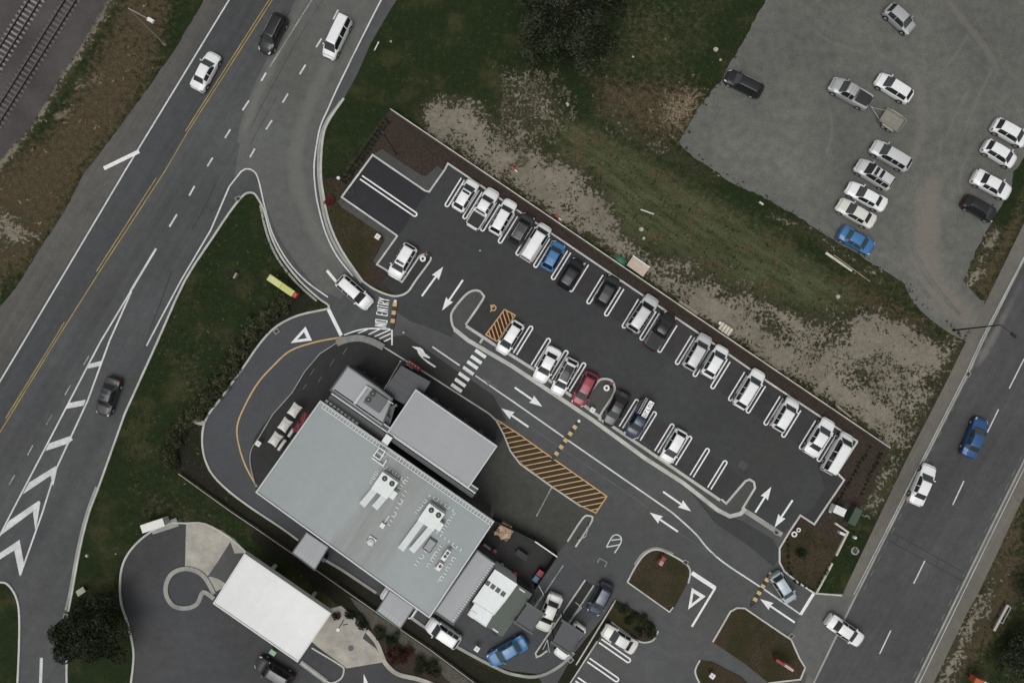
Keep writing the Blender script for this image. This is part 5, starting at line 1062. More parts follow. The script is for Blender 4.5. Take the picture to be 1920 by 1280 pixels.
# pylon and advertising signs
def pylon(lab, foot, tip, h, w, face, cap, seam=None):
    f = P(*foot); t = P(*tip, h); r = thing('pylon_sign', lab, 'sign', (f.x, f.y, 0)); return r, f, t
c = P(527,536, 1.9); r = thing('pylon_sign', 'long yellow green sign board with a red end near the hedge', 'sign', (c.x, c.y, 0), math.atan2(-(552-503), (552-503)*1.45))
yg = plain('yellow_green_sign', (.50, .54, .16), .5, 0, 0, .12); yg2 = plain('pale_yellow_sign', (.56, .58, .24), .5, 0, 0, .12)
MB().box((-.95, 0, 1.55), (1.72, .74, .5)).build('panel', yg2, r); MB().box((.78, 0, 1.55), (1.66, .74, .5)).build('panel', yg, r); MB().box((-1.88, 0, 1.5), (.12, .72, .42)).build('end_cap', M['dtrim'], r); MB().box((1.85, 0, 1.5), (.44, .66, .5), 0, .8).build('red_end', plain('sign_red', (.50, .05, .05), .5), r)
for x in (-1.1, 1.1): MB().box((x, 0, .65), (.14, .3, 1.3)).build('post', M['darksteel'], r)
def adsign(lab, pt, ang, L, colA, colB, z=1.2, w=.34):
    c = P(*pt, z); r = thing('roadside_sign', lab, 'sign', (c.x, c.y, .1), ang); MB().box((-L/4, 0, z), (L/2, w, .9), 0, .96).build('panel', colA, r); MB().box((L/4, .03, z), (L/2, w*.9, .8), 0, .96).build('panel', colB, r)
    for x in (-L*.35, L*.35): MB().box((x, 0, z/2), (.1, .1, z)).build('post', M['darksteel'], r)
pinkish = plain('pale_pink_panel', (.55, .36, .31), .5); adsign('slanted red and pale sign on the large bottom right island', (1468,1243), math.atan2(-.55, .83), 2.4, redp, pinkish)
adsign('small red and white sign on the rounded garden island', (1240,1049), math.atan2(-.7, -.4), 1.1, redp, plain('rose_panel', (.45, .20, .20), .5), .8, .5)
adsign('orange and white sign cut by the bottom right photo edge', (1838,1278), math.atan2(-.42, .9), 2.2, plain('orange_panel', (.42, .09, .025), .5), M['wplast'], 1.4, .7)
def tripod(lab, pt, ang):
    c = P(*pt); r = thing('frame_sign', lab, 'sign', (c.x, c.y, 0), ang); MB().path([(-.55, .3, .7), (.5, .4, .7), (-.1, -.75, .7), (-.55, .3, .7)], .045, 6).build('frame', M['darksteel'], r); MB().path([(-.55, .3, 0), (-.55, .3, .7)], .04).path([(.5, .4, 0), (.5, .4, .7)], .04).path([(-.1, -.75, 0), (-.1, -.75, .7)], .04).build('leg', M['darksteel'], r); MB().box((.62, -.1, .3), (.22, .7, .6), -.3).build('panel', pale_steel, r)
tripod('dark triangular frame sign standing on the grass triangle', (435,514), -.2)
c = P(157,1105); r = thing('notice_board', 'small tilted pale board on the grass left of the fuel station', 'board', (c.x, c.y, 0), .6); MB().add([(-.65, -.32, .5), (.45, -.32, .5), (.65, .32, .75), (-.35, .32, .75), (-.65, -.32, .44), (.45, -.32, .44), (.65, .32, .69), (-.35, .32, .69)], [(0, 1, 2, 3), (7, 6, 5, 4), (0, 4, 5, 1), (1, 5, 6, 2), (2, 6, 7, 3), (3, 7, 4, 0)]).build('panel', pinkish if 0 else concrete('pale_board', (.36, .35, .28), .4, 3), r); MB().box((-.2, 0, .3), (.08, .08, .6)).box((.2, 0, .3), (.08, .08, .6)).build('leg', M['darksteel'], r)
c = P(210,1126); r = thing('timber_stack', 'rusty brown sticks lying beside the forecourt kerb', 'timber', (c.x, c.y, 0), -1.0); b = MB()
for k in range(5): b.box((.1*k-.2, -.3+.17*k, .1), (1.2-.1*k, .1, .12), .2*(k % 3)-.1)
b.build('sticks', concrete('rusty_stick', (.14, .10, .075), .4, 3), r)
c = P(288,984, 1.2); r = thing('roadside_box', 'white rectangular cabinet by the fuel station turning loop', 'cabinet', (c.x, c.y, 0), math.atan2(13, 40)); MB().box((0, 0, .75), (2.6, .85, 1.3)).build('casing', plain('cabinet_cream', (.62, .61, .56), .5), r); MB().box((0, 0, 1.43), (2.7, .95, .06)).build('lid', plain('cabinet_lid', (.70, .70, .64), .5), r); MB().box((.5, -.62, .03), (3.2, 1.0, .06)).build('slab', M['channel'], r)
c = P(1881,1160, .9); r = thing('steel_gantry', 'long pale steel frame lying on the right verge', 'frame', (c.x, c.y, 0), math.atan2(52, 28)); MB().box((0, .08, .6), (3.4, .26, .14)).build('beam', pale_steel if 0 else plain('pale_frame', (.46, .46, .42), .5, .2), r); MB().ribbon([(1.6, -.42), (-.5, -.42), (-.5, -.1)], .08, .5, .6).ribbon([(1.6, -.42), (1.7, .1)], .08, .49, .59).build('rail', M['steel'], r)
for x in (-1.5, 0, 1.5): MB().box((x, 0, .27), (.1, .1, .54)).build('leg', M['darksteel'], r)
# utility boxes beside the exit garden
c = P(1574,957, 1.1); r = thing('utility_cabinet', 'pale box beside the green transformer near the exit', 'cabinet', (c.x, c.y, 0), ANG*.7); MB().box((0, 0, .6), (1.3, .85, 1.1)).build('casing', M['unit'], r); MB().box((0, 0, 1.18), (1.36, .92, .06)).build('lid', M['wplast'], r); MB().box((-.5, -.55, .15), (.3, .3, .3)).build('meter', M['trim'], r)
c = P(1604,968, 1.3); r = thing('transformer_cabinet', 'dark green transformer cabinet on the strip beside the side road', 'cabinet', (c.x, c.y, 0), math.atan2(25, 13)); gm = plain('transformer_green', (.045, .070, .045), .6); MB().box((0, 0, .65), (2.0, .85, 1.2)).build('casing', gm, r); MB().box((0, 0, 1.29), (2.1, .95, .08), 0, .96).build('lid', gm, r); MB().box((0, .7, .04), (2.0, .8, .08)).build('slab', M['patch'], r)
c = P(1576,998); r = thing('utility_box', 'small white box inside the pale edging corner', 'box', (c.x, c.y, 0), ANG*.7); MB().box((0, 0, .25), (.75, .32, .5), 0, .92).build('casing', M['wplast'], r); MB().box((0, 0, .51), (.6, .22, .03)).build('lid', M['unit'], r)
c = P(1601,1006); r = thing('valve_marker', 'small white round marker on the strip below the transformer', 'marker', (c.x, c.y, 0)); MB().tube((0, 0, 0), (0, 0, .4), .2, .17, 12).build('post', M['wplast'], r); MB().tube((0, 0, .4), (0, 0, .45), .14, .1, 12).build('cap', M['unit'], r)
c = P(1603,1032); r = thing('manhole_cover', 'round pale manhole cover on the strip beside the side road', 'manhole', (c.x, c.y, 0)); ring(r, (0, 0), .48, .32, 0, .04, M['channel'], 'rim'); MB().disc((0, 0), .32, .03).build('cover', M['island'], r)
c = P(1491,997); r = thing('planter_sign', 'pair of small white ringed frames at the garden corner by the exit', 'frame', (c.x, c.y, 0)); ring(r, (.25, .35), .26, .14, .3, .38, M['wplast'], 'ring'); ring(r, (-.25, -.15), .34, .18, .3, .38, M['wplast'], 'ring'); MB().tube((.25, .35, 0), (.25, .35, .3), .04).tube((-.25, -.15, 0), (-.25, -.15, .3), .04).build('post', M['darksteel'], r)
# drain grates
for i, (pt, a, lab) in enumerate((((447,373), .5, 'square black drain grate at the tip of the grass triangle'), ((1455,997), ANG, 'square black drain grate in the pale channel near the exit arrow'), ((519,621), .65, 'square black drain grate in the drive-through kerb by the hedge'), ((1814,701), 1.0, 'square black drain grate in the kerb of the side road'), ((1483,1191), .8, 'square black drain grate at the corner of the exit island'), ((1285,1053), ANG, 'square black drain grate at the corner of the rounded garden island'), ((124,1154), 1.4, 'black drain grate beside the dark tree by the highway'), ((1070,1236), .7, 'square black drain grate at the end of the drive-through'))):
    c = P(*pt); r = thing('drain_grate', lab, 'drain', (c.x, c.y, .0), a, 'drain grates'); MB().box((0, 0, .075), (.62, .5, .15)).build('frame', M['channel'], r); b = MB().box((0, 0, .152), (.44, .34, .012)); b.build('grate', M['black'], r)
# speed humps
yel = plain('hump_yellow', (.50, .38, .17), .6, 0, 0, .15)
def hump(lab, a, e, n, w=.5, first=0):
    A, E = P(*a), P(*e); d = E-A; r = thing('speed_hump', lab, 'speed hump', (A.x, A.y, .025), math.atan2(d.y, d.x), 'yellow and black speed humps'); L = d.length/n
    for k in range(n): MB().prism([(k*L+.01, -w/2), ((k+1)*L-.01, -w/2), ((k+1)*L-.01, w/2), (k*L+.01, w/2)], 0, .06+.001*(k % 2)).build('segment', yel if k % 2 == first else M['black'], r)
    for x in (-.15, n*L+.15): MB().tube((x, 0, 0), (x, 0, .05), w*.4, w*.3, 10).build('end_cap', M['wplast'] if x < 0 else M['black'], r)
hump('speed hump beside the no entry lettering', (741,567), (735,613), 6, .48, 0); hump('speed hump crossing the lane at the yellow hatched island', (1084,791), (1037,859), 11, .5, 1); hump('speed hump at the exit beside the pale silver hatchback', (1443,1077), (1410,1132), 9, .5, 1)
# fallen and stored things on the rough ground
def log(lab, a, e, rad, mat, nm='plank', cat='plank', rnd=False):
    A, E = P(*a), P(*e); d = E-A; r = thing(nm, lab, cat, (A.x, A.y, 0), math.atan2(d.y, d.x))
    if rnd: MB().tube((0, 0, rad), (d.length, 0, rad), rad, rad*.8, 10).build('trunk', mat, r); MB().tube((-.01, 0, rad), (0.02, 0, rad), rad*.8, rad*.8, 10).build('cut_end', M['wood'], r)
    else: MB().box((d.length/2, 0, .09), (d.length, rad*2, .1), 0, .99).build('board', mat, r); MB().box((d.length*.2, 0, .02), (.12, rad*2.4, .05)).box((d.length*.8, 0, .02), (.12, rad*2.4, .05)).build('bearer', M['wood'], r)
palew = concrete('pale_timber', (.48, .46, .38), .3, 3); dullw = concrete('dull_timber', (.26, .23, .17), .4, 3)
log('thick pale pole lying on the grass below the gravel lot', (1547,474), (1596,508), .16, palew, 'pole', 'pole', True); log('thin yellowish pole lying next to the thick pale pole', (1563,478), (1631,528), .06, dullw, 'pole', 'pole', True)
log('short pale plank on the grass above the parked blue hatchback', (1201,393), (1226,402), .07, palew); log('long weathered plank lying outside the retaining wall', (1273,565), (1309,589), .19, dullw); log('short white plank at the gravel lot edge', (1423,379), (1431,384), .1, palew); log('thin pale board leaning on the mulch near the wall end', (1568,760), (1595,782), .10, dullw)
c = P(1197,499, .9); r = thing('plywood_slab', 'beige plywood slab with white edge standing by the retaining wall', 'slab', (c.x, c.y, 0), ANG); MB().box((0, 0, .62), (2.35, 1.3, .16)).build('board', concrete('plywood', (.40, .33, .26), .25, 2), r); MB().box((0, .68, .70), (2.4, .12, .10)).build('white_edge', M['wplast'], r); MB().box((-.8, 0, .27), (.1, 1.1, .54)).box((.8, 0, .27), (.1, 1.1, .54)).build('trestle', M['wood'], r)
c = P(1163,489); r = thing('green_tarpaulin', 'crumpled green tarpaulin beside the beige plywood slab', 'tarpaulin', (c.x, c.y, 0), ANG); rg = random.Random(8); b = MB()
for i in range(8):
    for j in range(6): x, y = -.75+i*.21, -.45+j*.18; b.v.append((x+rg.uniform(-.05, .05), y+rg.uniform(-.05, .05), max(0.02, .55*(1-(x/.85)**2)*(1-(y/.55)**2)+rg.uniform(-.05, .08))))
for i in range(7):
    for j in range(5): b.f.append([i*6+j, (i+1)*6+j, (i+1)*6+j+1, i*6+j+1]); b.m.append(0)
b.build('sheet', plain('green_sheet', (.045, .17, .10), .55, 0, 0, .3), r, 60)
c = P(1358,617); r = thing('pallet_stack', 'small pale slatted pallet at the outside of the retaining wall', 'pallet', (c.x, c.y, 0), ANG); 
for k in range(4): MB().box((-.6+.4*k, 0, .5), (.3, .95, .08)).build('slat', palew, r)
MB().box((0, .38, .43), (1.6, .1, .08)).box((0, -.38, .43), (1.6, .1, .08)).box((0, 0, .2), (1.4, .8, .38)).build('bearer', M['wood'], r)
c = P(1349,606); r = thing('bucket', 'small white bucket beside the pale pallet', 'bucket', (c.x, c.y, 0)); MB().tube((0, 0, 0), (0, 0, .35), .15, .2, 12).build('shell', M['wplast'], r); ring(r, (0, 0), .215, .17, .35, .37, M['unit'], 'rim')
orange = plain('faded_orange', (.38, .07, .04), .6, 0, 0, .2)
for pt, lab in (((961,315), 'orange and white cone lying on bare soil, farther from the wall'), ((1043,405), 'orange and white cone lying close to the retaining wall')):
    c = P(*pt); r = thing('traffic_cone', lab, 'cone', (c.x, c.y, .16), -.75, 'fallen traffic cones'); MB().tube((-.05, 0, 0), (.42, 0, .03), .17, .10, 10).build('lower_cone', orange, r); MB().tube((.42, 0, .03), (.78, 0, .06), .10, .05, 10).build('white_band', M['wplast'], r); MB().box((-.1, 0, .05), (.06, .4, .4)).build('base', orange, r)
# service yard
card = plain('cardboard', (.40, .28, .18), .85, 0, 0, .2); c = P(946,996, .9); r = thing('cardboard_bale', 'big heap of flattened cardboard in the service yard corner', 'cardboard', (c.x, c.y, .02), ANG); rg = random.Random(3); MB().box((0, 0, .4), (1.75, 1.7, .8)).build('crate', plain('crate_wood', (.22, .15, .10), .8), r)
for k in range(16): MB().box((rg.uniform(-.62, .62), rg.uniform(-.62, .62), .84+.025*k), (rg.uniform(.4, .9), rg.uniform(.3, .7), .03), rg.uniform(0, 3)).build('sheet', card if k % 3 else plain('pale_cardboard', (.52, .39, .28), .85, 0, 0, .2), r)
def bin_(lab, pt, col, nm='wheelie_bin', s=1.0):
    c = P(*pt, .9); r = thing(nm, lab, 'bin', (c.x, c.y, .02), ANG); MB().box((0, 0, .45*s), (.6*s, .62*s, .9*s), math.pi, 1.08).build('tub', col, r); MB().box((0, 0, .95*s), (.72*s, .76*s, .08), 0, .92).build('lid', col, r); MB().tube((-.25*s, -.36*s, .1), (.25*s, -.36*s, .1), .1, .1, 10).build('wheels', M['black'], r)
bin_('dark red bin in the far corner of the service yard', (1013,1074), plain('crimson_plastic', (.21, .008, .035), .5), s=1.05); bin_('blue bin beside the dark red bin in the service yard', (1005,1085), plain('blue_plastic', (.05, .14, .24), .5), s=.95)
for pt, lab, col in (((927,1033), 'small dull pink drum beside the pale trolley', (.25, .07, .10)), ((965,1076), 'small pink drum near the white cold room', (.35, .05, .08))):
    c = P(*pt, .6); r = thing('drum', lab, 'drum', (c.x, c.y, .02)); MB().tube((0, 0, 0), (0, 0, .6), .27, .27, 14).build('shell', plain('drum_paint', col, .5), r); MB().tube((0, 0, .6), (0, 0, .64), .22, .18, 14).build('lid', plain('drum_lid', tuple(x*1.3 for x in col), .5), r)
c = P(913,1026, .8); r = thing('trolley', 'narrow pale trolley at the restaurant wall in the yard', 'trolley', (c.x, c.y, .02), ANG); MB().box((0, 0, .7), (1.05, .32, .06)).box((0, 0, .35), (1.0, .3, .04)).build('shelf', M['steel'], r)
for x in (-.5, .5): MB().box((x, 0, .4), (.05, .3, .8)).build('upright', M['steel'], r)
c = P(936,1061, .8); r = thing('hand_truck', 'bent steel frame standing by the annex corner in the yard', 'hand truck', (c.x, c.y, .02), .3); MB().path([(-.4, -.1, .8), (-.2, .3, .8), (.05, -.05, .8), (.3, .3, .8), (.5, .05, .8), (.35, -.3, .8)], .05, 6).path([(-.4, -.1, 0), (-.4, -.1, .8)], .04).path([(.5, .05, 0), (.5, .05, .8)], .04).build('frame', M['steel'], r); MB().box((.1, 0, .06), (.7, .4, .05)).build('plate', M['darksteel'], r)
c = P(978,1040, .7); r = thing('covered_table', 'long grey covered table standing in the service yard', 'table', (c.x, c.y, .02), ANG); MB().box((0, 0, .68), (1.5, .72, .08)).build('top', plain('grey_cover', (.040, .037, .040), .8), r)
for x in (-.6, .6): MB().box((x, 0, .32), (.06, .6, .64)).build('leg', M['darksteel'], r)
c = P(605,1044, .9); r = thing('order_screen', 'dark blue post box beside the left pickup window canopy', 'screen', (c.x, c.y, .02), ANG); bl_ = plain('dark_blue_case', (.030, .035, .085), .5); MB().box((0, 0, .9), (1.0, .5, .9)).build('casing', bl_, r); MB().box((-.2, .1, .35), (.2, .2, .7)).box((.3, .1, .35), (.2, .2, .7)).build('leg', M['darksteel'], r); MB().box((0, 0, 1.37), (.8, .3, .03)).build('lid', plain('blue_lid', (.07, .075, .14), .4), r)
for pts, lab in ((((1104,985),(1098,1003),(1084,1012)), 'twisted steel rail on the hairpin island by the yellow hatching'), (((1018,1216),(1026,1196),(1030,1222)), 'twisted dark frame at the tip of the drive-through island'), (((1008,1093),(1019,1112),(1004,1130)), 'thin pale height bar at the drive-through lane'), (((1079,1128),(1090,1136),(1071,1160)), 'thin pale height bar beside the dark blue hatchback')):
    p = PL(pts, 1.0); r = thing('height_bar', lab, 'bar', (p[0].x, p[0].y, .05)); b = MB(); loc = [Vector((x.x-p[0].x, x.y-p[0].y, 1.0+.3*(i % 2))) for i, x in enumerate(p)]; b.path([tuple(x) for x in loc], .05, 6).build('bar', M['steel'], r); MB().tube((0, 0, 0), tuple(loc[0]), .05, .05, 8).tube((loc[2].x, loc[2].y, 0), tuple(loc[2]), .05).build('post', M['darksteel'], r)
c = P(511,1223, 1.3); r = thing('forecourt_bin', 'small pale green box beside the fuel canopy gutter', 'bin', (c.x, c.y, .02), ANG); MB().box((0, 0, .6), (.7, .5, 1.2), 0, .95).build('casing', plain('pale_green', (.12, .26, .12), .5), r); MB().box((0, 0, 1.23), (.74, .54, .06)).build('lid', plain('pale_green_lid', (.22, .38, .22), .5), r)
c = P(634,1179, 2.4); r = thing('forecourt_lamp', 'white round lamp with dark arm on the concrete by the canopy', 'lamp', (c.x, c.y, .02)); MB().tube((0, 0, 0), (0, 0, 2.5), .06, .05, 8).build('pole', M['darksteel'], r); MB().tube((0, 0, 2.4), (0, 0, 2.55), .27, .2, 16).build('lamp_head', M['wplast'], r); MB().box((.55, .05, 1.2), (.6, .1, .08), .2).build('arm', M['darksteel'], r)
c = P(658,1214); r = thing('manhole_cover', 'dark oval manhole cover on the fuel station concrete', 'manhole', (c.x, c.y, .0)); MB().tube((0, 0, 0), (0, 0, .03), .33, .33, 18).build('cover', M['dtrim'], r); ring(r, (0, 0), .38, .33, 0, .04, M['channel'], 'rim')
for i, (pt, s) in enumerate((((1342,93), .3), ((1351,113), .18), ((1187,107), .15), ((163,1041), .22), ((1203,430), .3), ((1207,447), .2), ((1571,556), .28), ((706,88), .3), ((733,78), .15), ((217,1038), .1), ((1064,196), .25), ((900,470), .12), ((757,623), .16))):
    if i in (7,): r = thing('white_post', 'white marker post lying on the grass beside the highway slip lane', 'post', P(*pt), 1.1); MB().tube((-.5, 0, .08), (.45, 0, .08), .08, .07, 8).build('shaft', M['wplast'], r); MB().tube((.45, 0, .08), (.6, 0, .08), .1, .09, 8).build('cap', M['unit'], r); continue
    desc = {0: 'largest pale stone on the grass beside the black wagon', 1: 'pale stone just below the largest one by the black wagon', 2: 'tiny pale stone in the rough grass left of the gravel lot', 3: 'pale stone on the grass by the fuel station loop', 4: 'pale stone on the grass right of the plank', 5: 'small pale stone just below another right of the plank', 6: 'pale stone below the thick pole in the grass', 8: 'tiny pale stone near the white marker post', 9: 'tiny stone beside the highway kerb', 10: 'oval pale stone below the dark tree group', 11: 'small grey stone lying on the car park asphalt', 12: 'small round stud on the lane right of the hatch'}[i]
    b = MB(); rg = random.Random(i); c = P(*pt); n = 7
    lo = [(s*(.8+.4*rg.random())*math.cos(6.283*k/n), s*(.8+.4*rg.random())*math.sin(6.283*k/n), 0) for k in range(n)]; up = [(x*.7, y*.7, s*.6) for x, y, _ in lo]
    b.add(lo+up, [(k, (k+1) % n, (k+1) % n+n, k+n) for k in range(n)]+[tuple(range(n, 2*n))]); o = b.build('stone', concrete('stone%d' % (i % 3), (.34, .33, .29), .3, 4) if i < 3 else bpy.data.materials['stone%d' % (i % 3)], None, None, (c.x, c.y, .02)); tag(o, desc, 'stone')
# ------------------------------------------------------------------ railway
slp = concrete('concrete_sleeper', (.22, .205, .20), .4, 2); sld = concrete('timber_sleeper', (.115, .10, .097), .4, 3); rl = plain('rusty_rail', (.050, .038, .032), .5, .4); rtop = plain('polished_rail', (.15, .14, .14), .4, .6)
def track(lab, a1, b1, a2, b2, mat, ext):
    r = thing('railway_track', lab, 'railway', (0, 0, 0)); rails = []
    for a, e in ((a1, b1), (a2, b2)):
        A, E = P(*a), P(*e); d = (E-A).normalized(); A = A-d*4; E = E+d*5; rails.append((A, E, d))
        o = MB().ribbon([A, E], .10, .10, .26).ribbon([A, E], .16, .09, .12).build('rail', rl, r); MB().ribbon([A, E], .065, .26, .267).build('running_surface', rtop, o)
    A = (rails[0][0]+rails[1][0])/2; d = rails[0][2]; n = Vector((-d.y, d.x, 0)); ang = math.atan2(n.y, n.x); L = (rails[0][1]-rails[0][0]).length
    proto = None; rg = random.Random(5)
    for k in range(int(L/.62)):
        c = A+d*.62*k
        if proto is None: proto = MB().box((0, 0, .06), (2.1, .24, .10), 0, .96).build('sleeper', mat, r); o = proto
        else: o = link(proto.copy()); o.parent = r
        o.location = (c.x, c.y, rg.uniform(-.008, .006)); o.rotation_euler = (0, 0, ang+rg.uniform(-.02, .02))
track('railway track with pale sleepers in the top left corner', (57,0), (0,92), (78,0), (0,127), slp, 0); track('railway track with dark sleepers nearer the highway', (124,0), (0,200), (145,0), (0,232), sld, 0)
# ------------------------------------------------------------------ trees, shrubs, hedge and weeds
def leafcloud(clumps, n, size, seed, flat=.5, tone=None):
    """many small leaf faces scattered through the clumps; each face has its own tone"""
    rg = np.random.default_rng(seed); V_ = []; Fc = []; T_ = []
    wts = np.array([c[3] for c in clumps], float)**2; ids = rg.choice(len(clumps), n, p=wts/wts.sum())
    for i in ids:
        cx, cy, cz, r_ = clumps[i][:4]; d = rg.normal(size=3); d /= np.linalg.norm(d); d[2] = abs(d[2])*.9-.25*rg.random(); p = np.array((cx, cy, cz))+d*r_*(.45+.6*rg.random()**.5)*np.array((1, 1, .8)); p[2] = max(p[2], .03)
        nrm = d+rg.normal(size=3)*.7; nrm[2] += flat; nrm /= np.linalg.norm(nrm); a = np.cross(nrm, rg.normal(size=3)); a /= np.linalg.norm(a)+1e-9; b = np.cross(nrm, a); s = size*(.5+rg.random()); w = s*(.35+.3*rg.random())
        k = len(V_); V_ += [p-a*s, p+b*w, p+a*s, p-b*w]; Fc.append((k, k+1, k+2, k+3)); T_.append(np.clip((tone[i] if tone is not None else .4)+rg.normal()*.22, 0, 1))
    return V_, Fc, T_
def leafobj(name, data, mat, parent=None, loc=None):
    V_, Fc, T_ = data; me = bpy.data.meshes.new(name); me.from_pydata([tuple(v) for v in V_], [], Fc); at = me.attributes.new('tone', 'FLOAT', 'FACE'); at.data.foreach_set('value', np.array(T_, np.float32)); me.materials.append(mat); o = link(bpy.data.objects.new(name, me)); o.parent = parent
    if loc is not None: o.location = loc
    return o
LM = {'dark': leafmat('dark_foliage', (.009, .013, .007), (.066, .076, .047)), 'pine': leafmat('pine_foliage', (.010, .014, .007), (.050, .058, .034)), 'hedge': leafmat('hedge_foliage', (.016, .022, .009), (.105, .11, .062)), 'red': leafmat('copper_foliage', (.035, .015, .011), (.085, .040, .030)), 'red2': leafmat('crimson_foliage', (.06, .014, .016), (.19, .045, .05)), 'shrub': leafmat('shrub_foliage', (.012, .018, .009), (.040, .050, .026)), 'weed': leafmat('weed_leaf', (.016, .020, .008), (.065, .068, .034)), 'grassy': leafmat('grass_blade', (.016, .024, .009), (.060, .066, .028)), 'straw': leafmat('dry_stalk', (.07, .052, .03), (.30, .235, .16)), 'twig': leafmat('grey_twig', (.04, .042, .022), (.21, .19, .13))}
def tree(lab, base, R_, H_, kind, n, seed, nm='tree', grp=None, size=.22):
    b0 = P(*base); r = thing(nm, lab, 'tree', (b0.x, b0.y, 0), 0, grp); rg = random.Random(seed); cl = []; tn = []
    for k in range(26):
        a = rg.uniform(0, 6.283); q_ = rg.random()**.6; h = H_*(.35+.6*(1-q_*.75)*rg.uniform(.7, 1.05)); cl.append((R_*q_*math.cos(a), R_*q_*math.sin(a), h, R_*rg.uniform(.20, .40))); tn.append(rg.uniform(.05, .75))
    b = MB().tube((0, 0, 0), (0, 0, H_*.45), .22+R_*.02, .14, 9).tube((0, 0, H_*.45), (0.1, .1, H_*.85), .14, .05, 7)
    for c in cl[:12]: b.tube((0, 0, H_*rg.uniform(.25, .6)), (c[0]*.85, c[1]*.85, c[2]), .07, .02, 5)
    b.build('trunk', M['bark'], r, 60); leafobj('crown', leafcloud(cl, n, size, seed, .4, tn), LM[kind], r); return r
TG = 'dark trees at the top of the photo'
for base, R_, H_, n, seed, lab in (((1040,50), 3.9, 8, 7200, 1, 'biggest dark tree of the group at the top, middle one'), ((1088,100), 3.3, 6, 5200, 2, 'dark tree lowest of the group, beside the brown grass'), ((1008,95), 2.6, 5, 3600, 3, 'smaller dark tree at the left of the top group'), ((1120,28), 2.6, 6, 4600, 4, 'dark tree at the right of the top group'), ((1000,15), 2.2, 7, 3600, 5, 'dark tree at the upper left of the top group')): tree(lab, base, R_, H_, 'dark', n, seed, 'dark_tree', TG, .13)
tree('round near black tree beside the highway at bottom left', (200,1168), 4.1, 5.6, 'pine', 15000, 9, 'dark_tree', None, .13)
for base, R_, H_, n, seed, lab in (((1880,1225), 1.9, 3, 1800, 21, 'dark scrubby tree at the bottom right verge'), ((1925,1105), 2.2, 3.5, 1800, 22, 'dark scrubby tree at the right photo edge beside the steel frame'), ((1915,1190), 2.0, 3, 1600, 23, 'dark scrubby tree right of the lying steel frame')): tree(lab, base, R_, H_, 'dark', n, seed, 'scrub_tree', 'dark scrub on the right verge', .12)
def shrub(lab, pt, R_, H_, kind, n, seed, grp=None, size=.12, nm='shrub', proto=None):
    b0 = P(*pt)
    r = thing(nm, lab, 'shrub', (b0.x, b0.y, 0), seed*1.7, grp); rg = random.Random(seed)
    cl = [(R_*.62*rg.uniform(-1, 1), R_*.62*rg.uniform(-1, 1), H_*rg.uniform(.3, .8), R_*rg.uniform(.32, .5)) for _ in range(9)]
    b = MB()
    for c in cl[:5]: b.tube((0, 0, 0), (c[0], c[1], c[2]), .03, .012, 5)
    b.build('stem', M['bark'], r); leafobj('foliage', leafcloud(cl, n, size, seed, .5, [rg.uniform(.1, .75) for _ in cl]), LM[kind], r); return r
rg = random.Random(77); HP = catmull([(536,562),(520,578),(498,596),(482,612),(468,630),(455,650),(444,668),(432,690),(420,706),(408,724),(396,742),(380,760),(366,776),(350,788),(338,802),(330,816),(322,834),(318,850),(324,868)], 2)
side = {0: 'first hedge shrub next to the yellow green sign', len(HP)-1: 'last hedge shrub at the pale fence end'}
for i, p in enumerate(HP):
    nb = 'hedge shrub %s' % ['in the upper run beside the drive-through kerb', 'in the middle run along the drive-through curve', 'in the lower run near the concrete spur'][min(2, i*3//len(HP))]
    shrub(side.get(i, nb), (p[0]+rg.uniform(-4, 4), p[1]+rg.uniform(-4, 4)), rg.uniform(.75, 1.15), rg.uniform(.8, 1.3), 'hedge', 430, 100+i, 'hedge shrubs along the drive-through', .11, 'hedge_shrub')
for i, p in enumerate(HP[::1]):
    d = (HP[min(i+1, len(HP)-1)][0]-HP[max(i-1, 0)][0], HP[min(i+1, len(HP)-1)][1]-HP[max(i-1, 0)][1]); l_ = math.hypot(*d); s_ = 13 if i % 2 else -11
    if math.hypot(p[0]-354, p[1]-786) > 16 and not (s_ < 0 and i > 26): shrub('hedge shrub in the second rank of the planting on the verge', (p[0]+d[1]/l_*-abs(s_)*.9, p[1]+d[0]/l_*abs(s_)*.9) if False else (p[0]+(s_ if s_ > 0 else s_)*.75*abs(d[1])/l_, p[1]+s_*.75*abs(d[0])/l_), rg.uniform(.6, .95), rg.uniform(.6, 1.0), 'hedge', 300, 160+i, 'second rank of hedge shrubs', .11, 'hedge_shrub')
r = thing('concrete_spur', 'short pale concrete spur from the drive-through kerb into the hedge', 'spur', (0, 0, 0)); MB().ribbon(PL([(354,786),(386,794)]), .55, 0, .2).build('slab', M['conc'], r)
